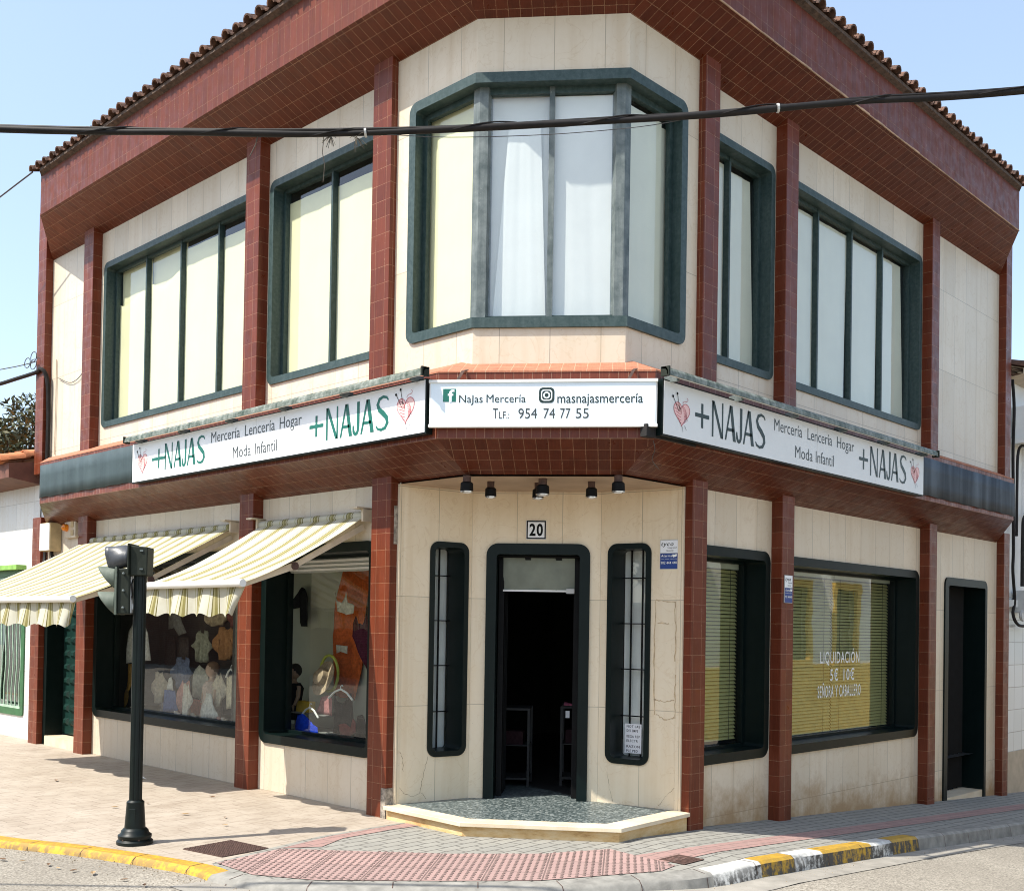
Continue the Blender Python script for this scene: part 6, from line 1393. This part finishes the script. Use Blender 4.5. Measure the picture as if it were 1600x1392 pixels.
# ---------------------------------------------------------------- tree behind the low house
TR = thing('broad_tree', 'dark green leafy tree rising behind the low white house', 'tree', (4.0, 21.0, -.2))
rt = random.Random(3)
mb = MB(); base = Vector((4.0, 21.0, -.2)); tips = []
mb.tube([base, base + Vector((.1, -.1, 2.2)), base + Vector((-.1, .1, 3.8))], [.26, .2, .16], 10)
for k in range(16):
    a = k * 2.4; h = 2.6 + .12 * k; ln = 1.6 + rt.random() * 1.3; st_ = base + Vector((0, 0, min(h, 3.8)))
    e = st_ + Vector((math.cos(a) * ln, math.sin(a) * ln, 1.2 + rt.random() * 1.9)); m_ = st_.lerp(e, .5) + Vector((0, 0, .25))
    mb.tube([st_, m_, e], [.08, .05, .015], 6); tips += [m_, e]
    for q in range(3):
        s_ = st_.lerp(e, .4 + .2 * q); e2 = s_ + Vector((rt.uniform(-.8, .8), rt.uniform(-.8, .8), rt.uniform(.2, .9))); mb.tube([s_, e2], [.03, .008], 5); tips.append(e2)
mb.build('trunk', simple('grey_brown_bark', (.09, .07, .055), .9, var=.4, scale=20), TR, smooth=True)
lm = NT('tree_leaf'); oi = lm.n("ShaderNodeNewGeometry"); lm.color(lm.ramp(oi.outputs["Random Per Island"], [(0, (.020, .030, .012)), (.5, (.05, .065, .022)), (1, (.11, .105, .04))])); lm.b.inputs["Roughness"].default_value = .55
vs, fs = [], []
for tp in tips:
    rad = rt.uniform(.5, .95)
    for k in range(300):
        while True:
            v = Vector((rt.uniform(-1, 1), rt.uniform(-1, 1), rt.uniform(-1, 1)))
            if .15 < v.length < 1: break
        p = tp + Vector((v.x * rad, v.y * rad, v.z * rad * .75)); n_ = Vector((rt.gauss(0, 1), rt.gauss(0, 1), rt.gauss(0, 1) + .6)).normalized(); x = n_.orthogonal().normalized(); y = n_.cross(x); a = rt.random() * 6.28
        dx = (x * math.cos(a) + y * math.sin(a)) * .085; dy = (y * math.cos(a) - x * math.sin(a)) * .032
        b = len(vs); vs += [p - dx, p + dy, p + dx, p - dy]; fs.append((b, b + 1, b + 2, b + 3))
me = bpy.data.meshes.new('crown'); me.from_pydata([v - base for v in vs], [], fs); me.materials.append(lm.m); o = bpy.data.objects.new('crown', me); COL.objects.link(o); o.parent = TR; ABS[o.name] = base

# ---------------------------------------------------------------- litter by the yellow kerb
lf = [simple('dry_leaf_brown', (.16, .085, .04), .8, var=.4), simple('dry_leaf_tan', (.34, .23, .12), .8, var=.3)]
mb = MB()
for q in range(7):
    pass
mbase = None
for k in range(22):
    if k < 14:
        tq = rt.random(); p = Vector((-2.98, 2.95, 0)).lerp(Vector((-2.36, .95, 0)), tq) + Vector((rt.uniform(-.30, -.16), rt.uniform(-.12, .05), 0)); z = road_z(p.x, p.y) + .012
    else:
        p = Vector((rt.uniform(-2.2, -.5), rt.uniform(2.2, 6.5), 0)); z = .006
    s_ = rt.uniform(.02, .045); a = rt.random() * 6.28
    mb = MB(); pts = [(-1, 0), (-.5, .35), (.1, .42), (.6, .22), (1.1, 0), (.6, -.25), (.1, -.4), (-.5, -.33)]
    R2 = lambda u, v, h: Vector((p.x + s_ * (u * math.cos(a) - v * math.sin(a)), p.y + s_ * (u * math.sin(a) + v * math.cos(a)), z + s_ * h))
    for i in range(8):
        j = (i + 1) % 8; mb.poly([R2(0, 0, .02), R2(*pts[i], .15 + .2 * abs(pts[i][1])), R2(*pts[j], .15 + .2 * abs(pts[j][1]))])
    mb.build('dry_leaf', lf[k % 2], None, smooth=True, at=(p.x, p.y, z), **tagp('dry curled leaf lying on the ground between the yellow kerb and the left shop windows', 'leaf', 'dry leaves scattered on the ground'))
mb = MB(); mb.grid(lambda a, b: Vector((-.62 + .10 * a, 5.45 + .16 * b - .04 * a, .006 + .012 * math.sin(a * 5 + b * 3))), 4, 4); mb.build('paper_scrap', 'render_white', None, smooth=True, at=(-.57, 5.5, .0), **tagp('white paper scrap lying in the awning shade on the pavement', 'litter'))

# grit swept against the kerb
vs, fs = [], []
for k in range(1500):
    tq = rt.random(); i_ = rt.randrange(len(pts2) - 1); p, n_ = pts2[i_]
    if p.length > 6 or (p.x > -1 and rt.random() < .6): continue
    o_ = .17 + abs(rt.gauss(0, .09)); c = Vector((p.x + n_.x * o_ + rt.uniform(-.04, .04), p.y + n_.y * o_ + rt.uniform(-.04, .04), 0)); c.z = road_z(c.x, c.y) + .004; r_ = rt.uniform(.002, .0075); b = len(vs)
    vs += [c + Vector((r_, 0, 0)), c + Vector((-.5 * r_, .87 * r_, 0)), c + Vector((-.5 * r_, -.87 * r_, 0)), c + Vector((0, 0, r_ * .9))]; fs += [(b, b + 1, b + 3), (b + 1, b + 2, b + 3), (b + 2, b, b + 3)]
me = bpy.data.meshes.new('grit'); me.from_pydata(vs, [], fs); me.materials.append(simple('sandy_grit', (.22, .17, .11), .9, var=.6, scale=40)); o = bpy.data.objects.new('grit', me); COL.objects.link(o); o['kind'] = 'stuff'; o['label'] = 'loose sandy grit swept along the kerb'; o['category'] = 'grit'
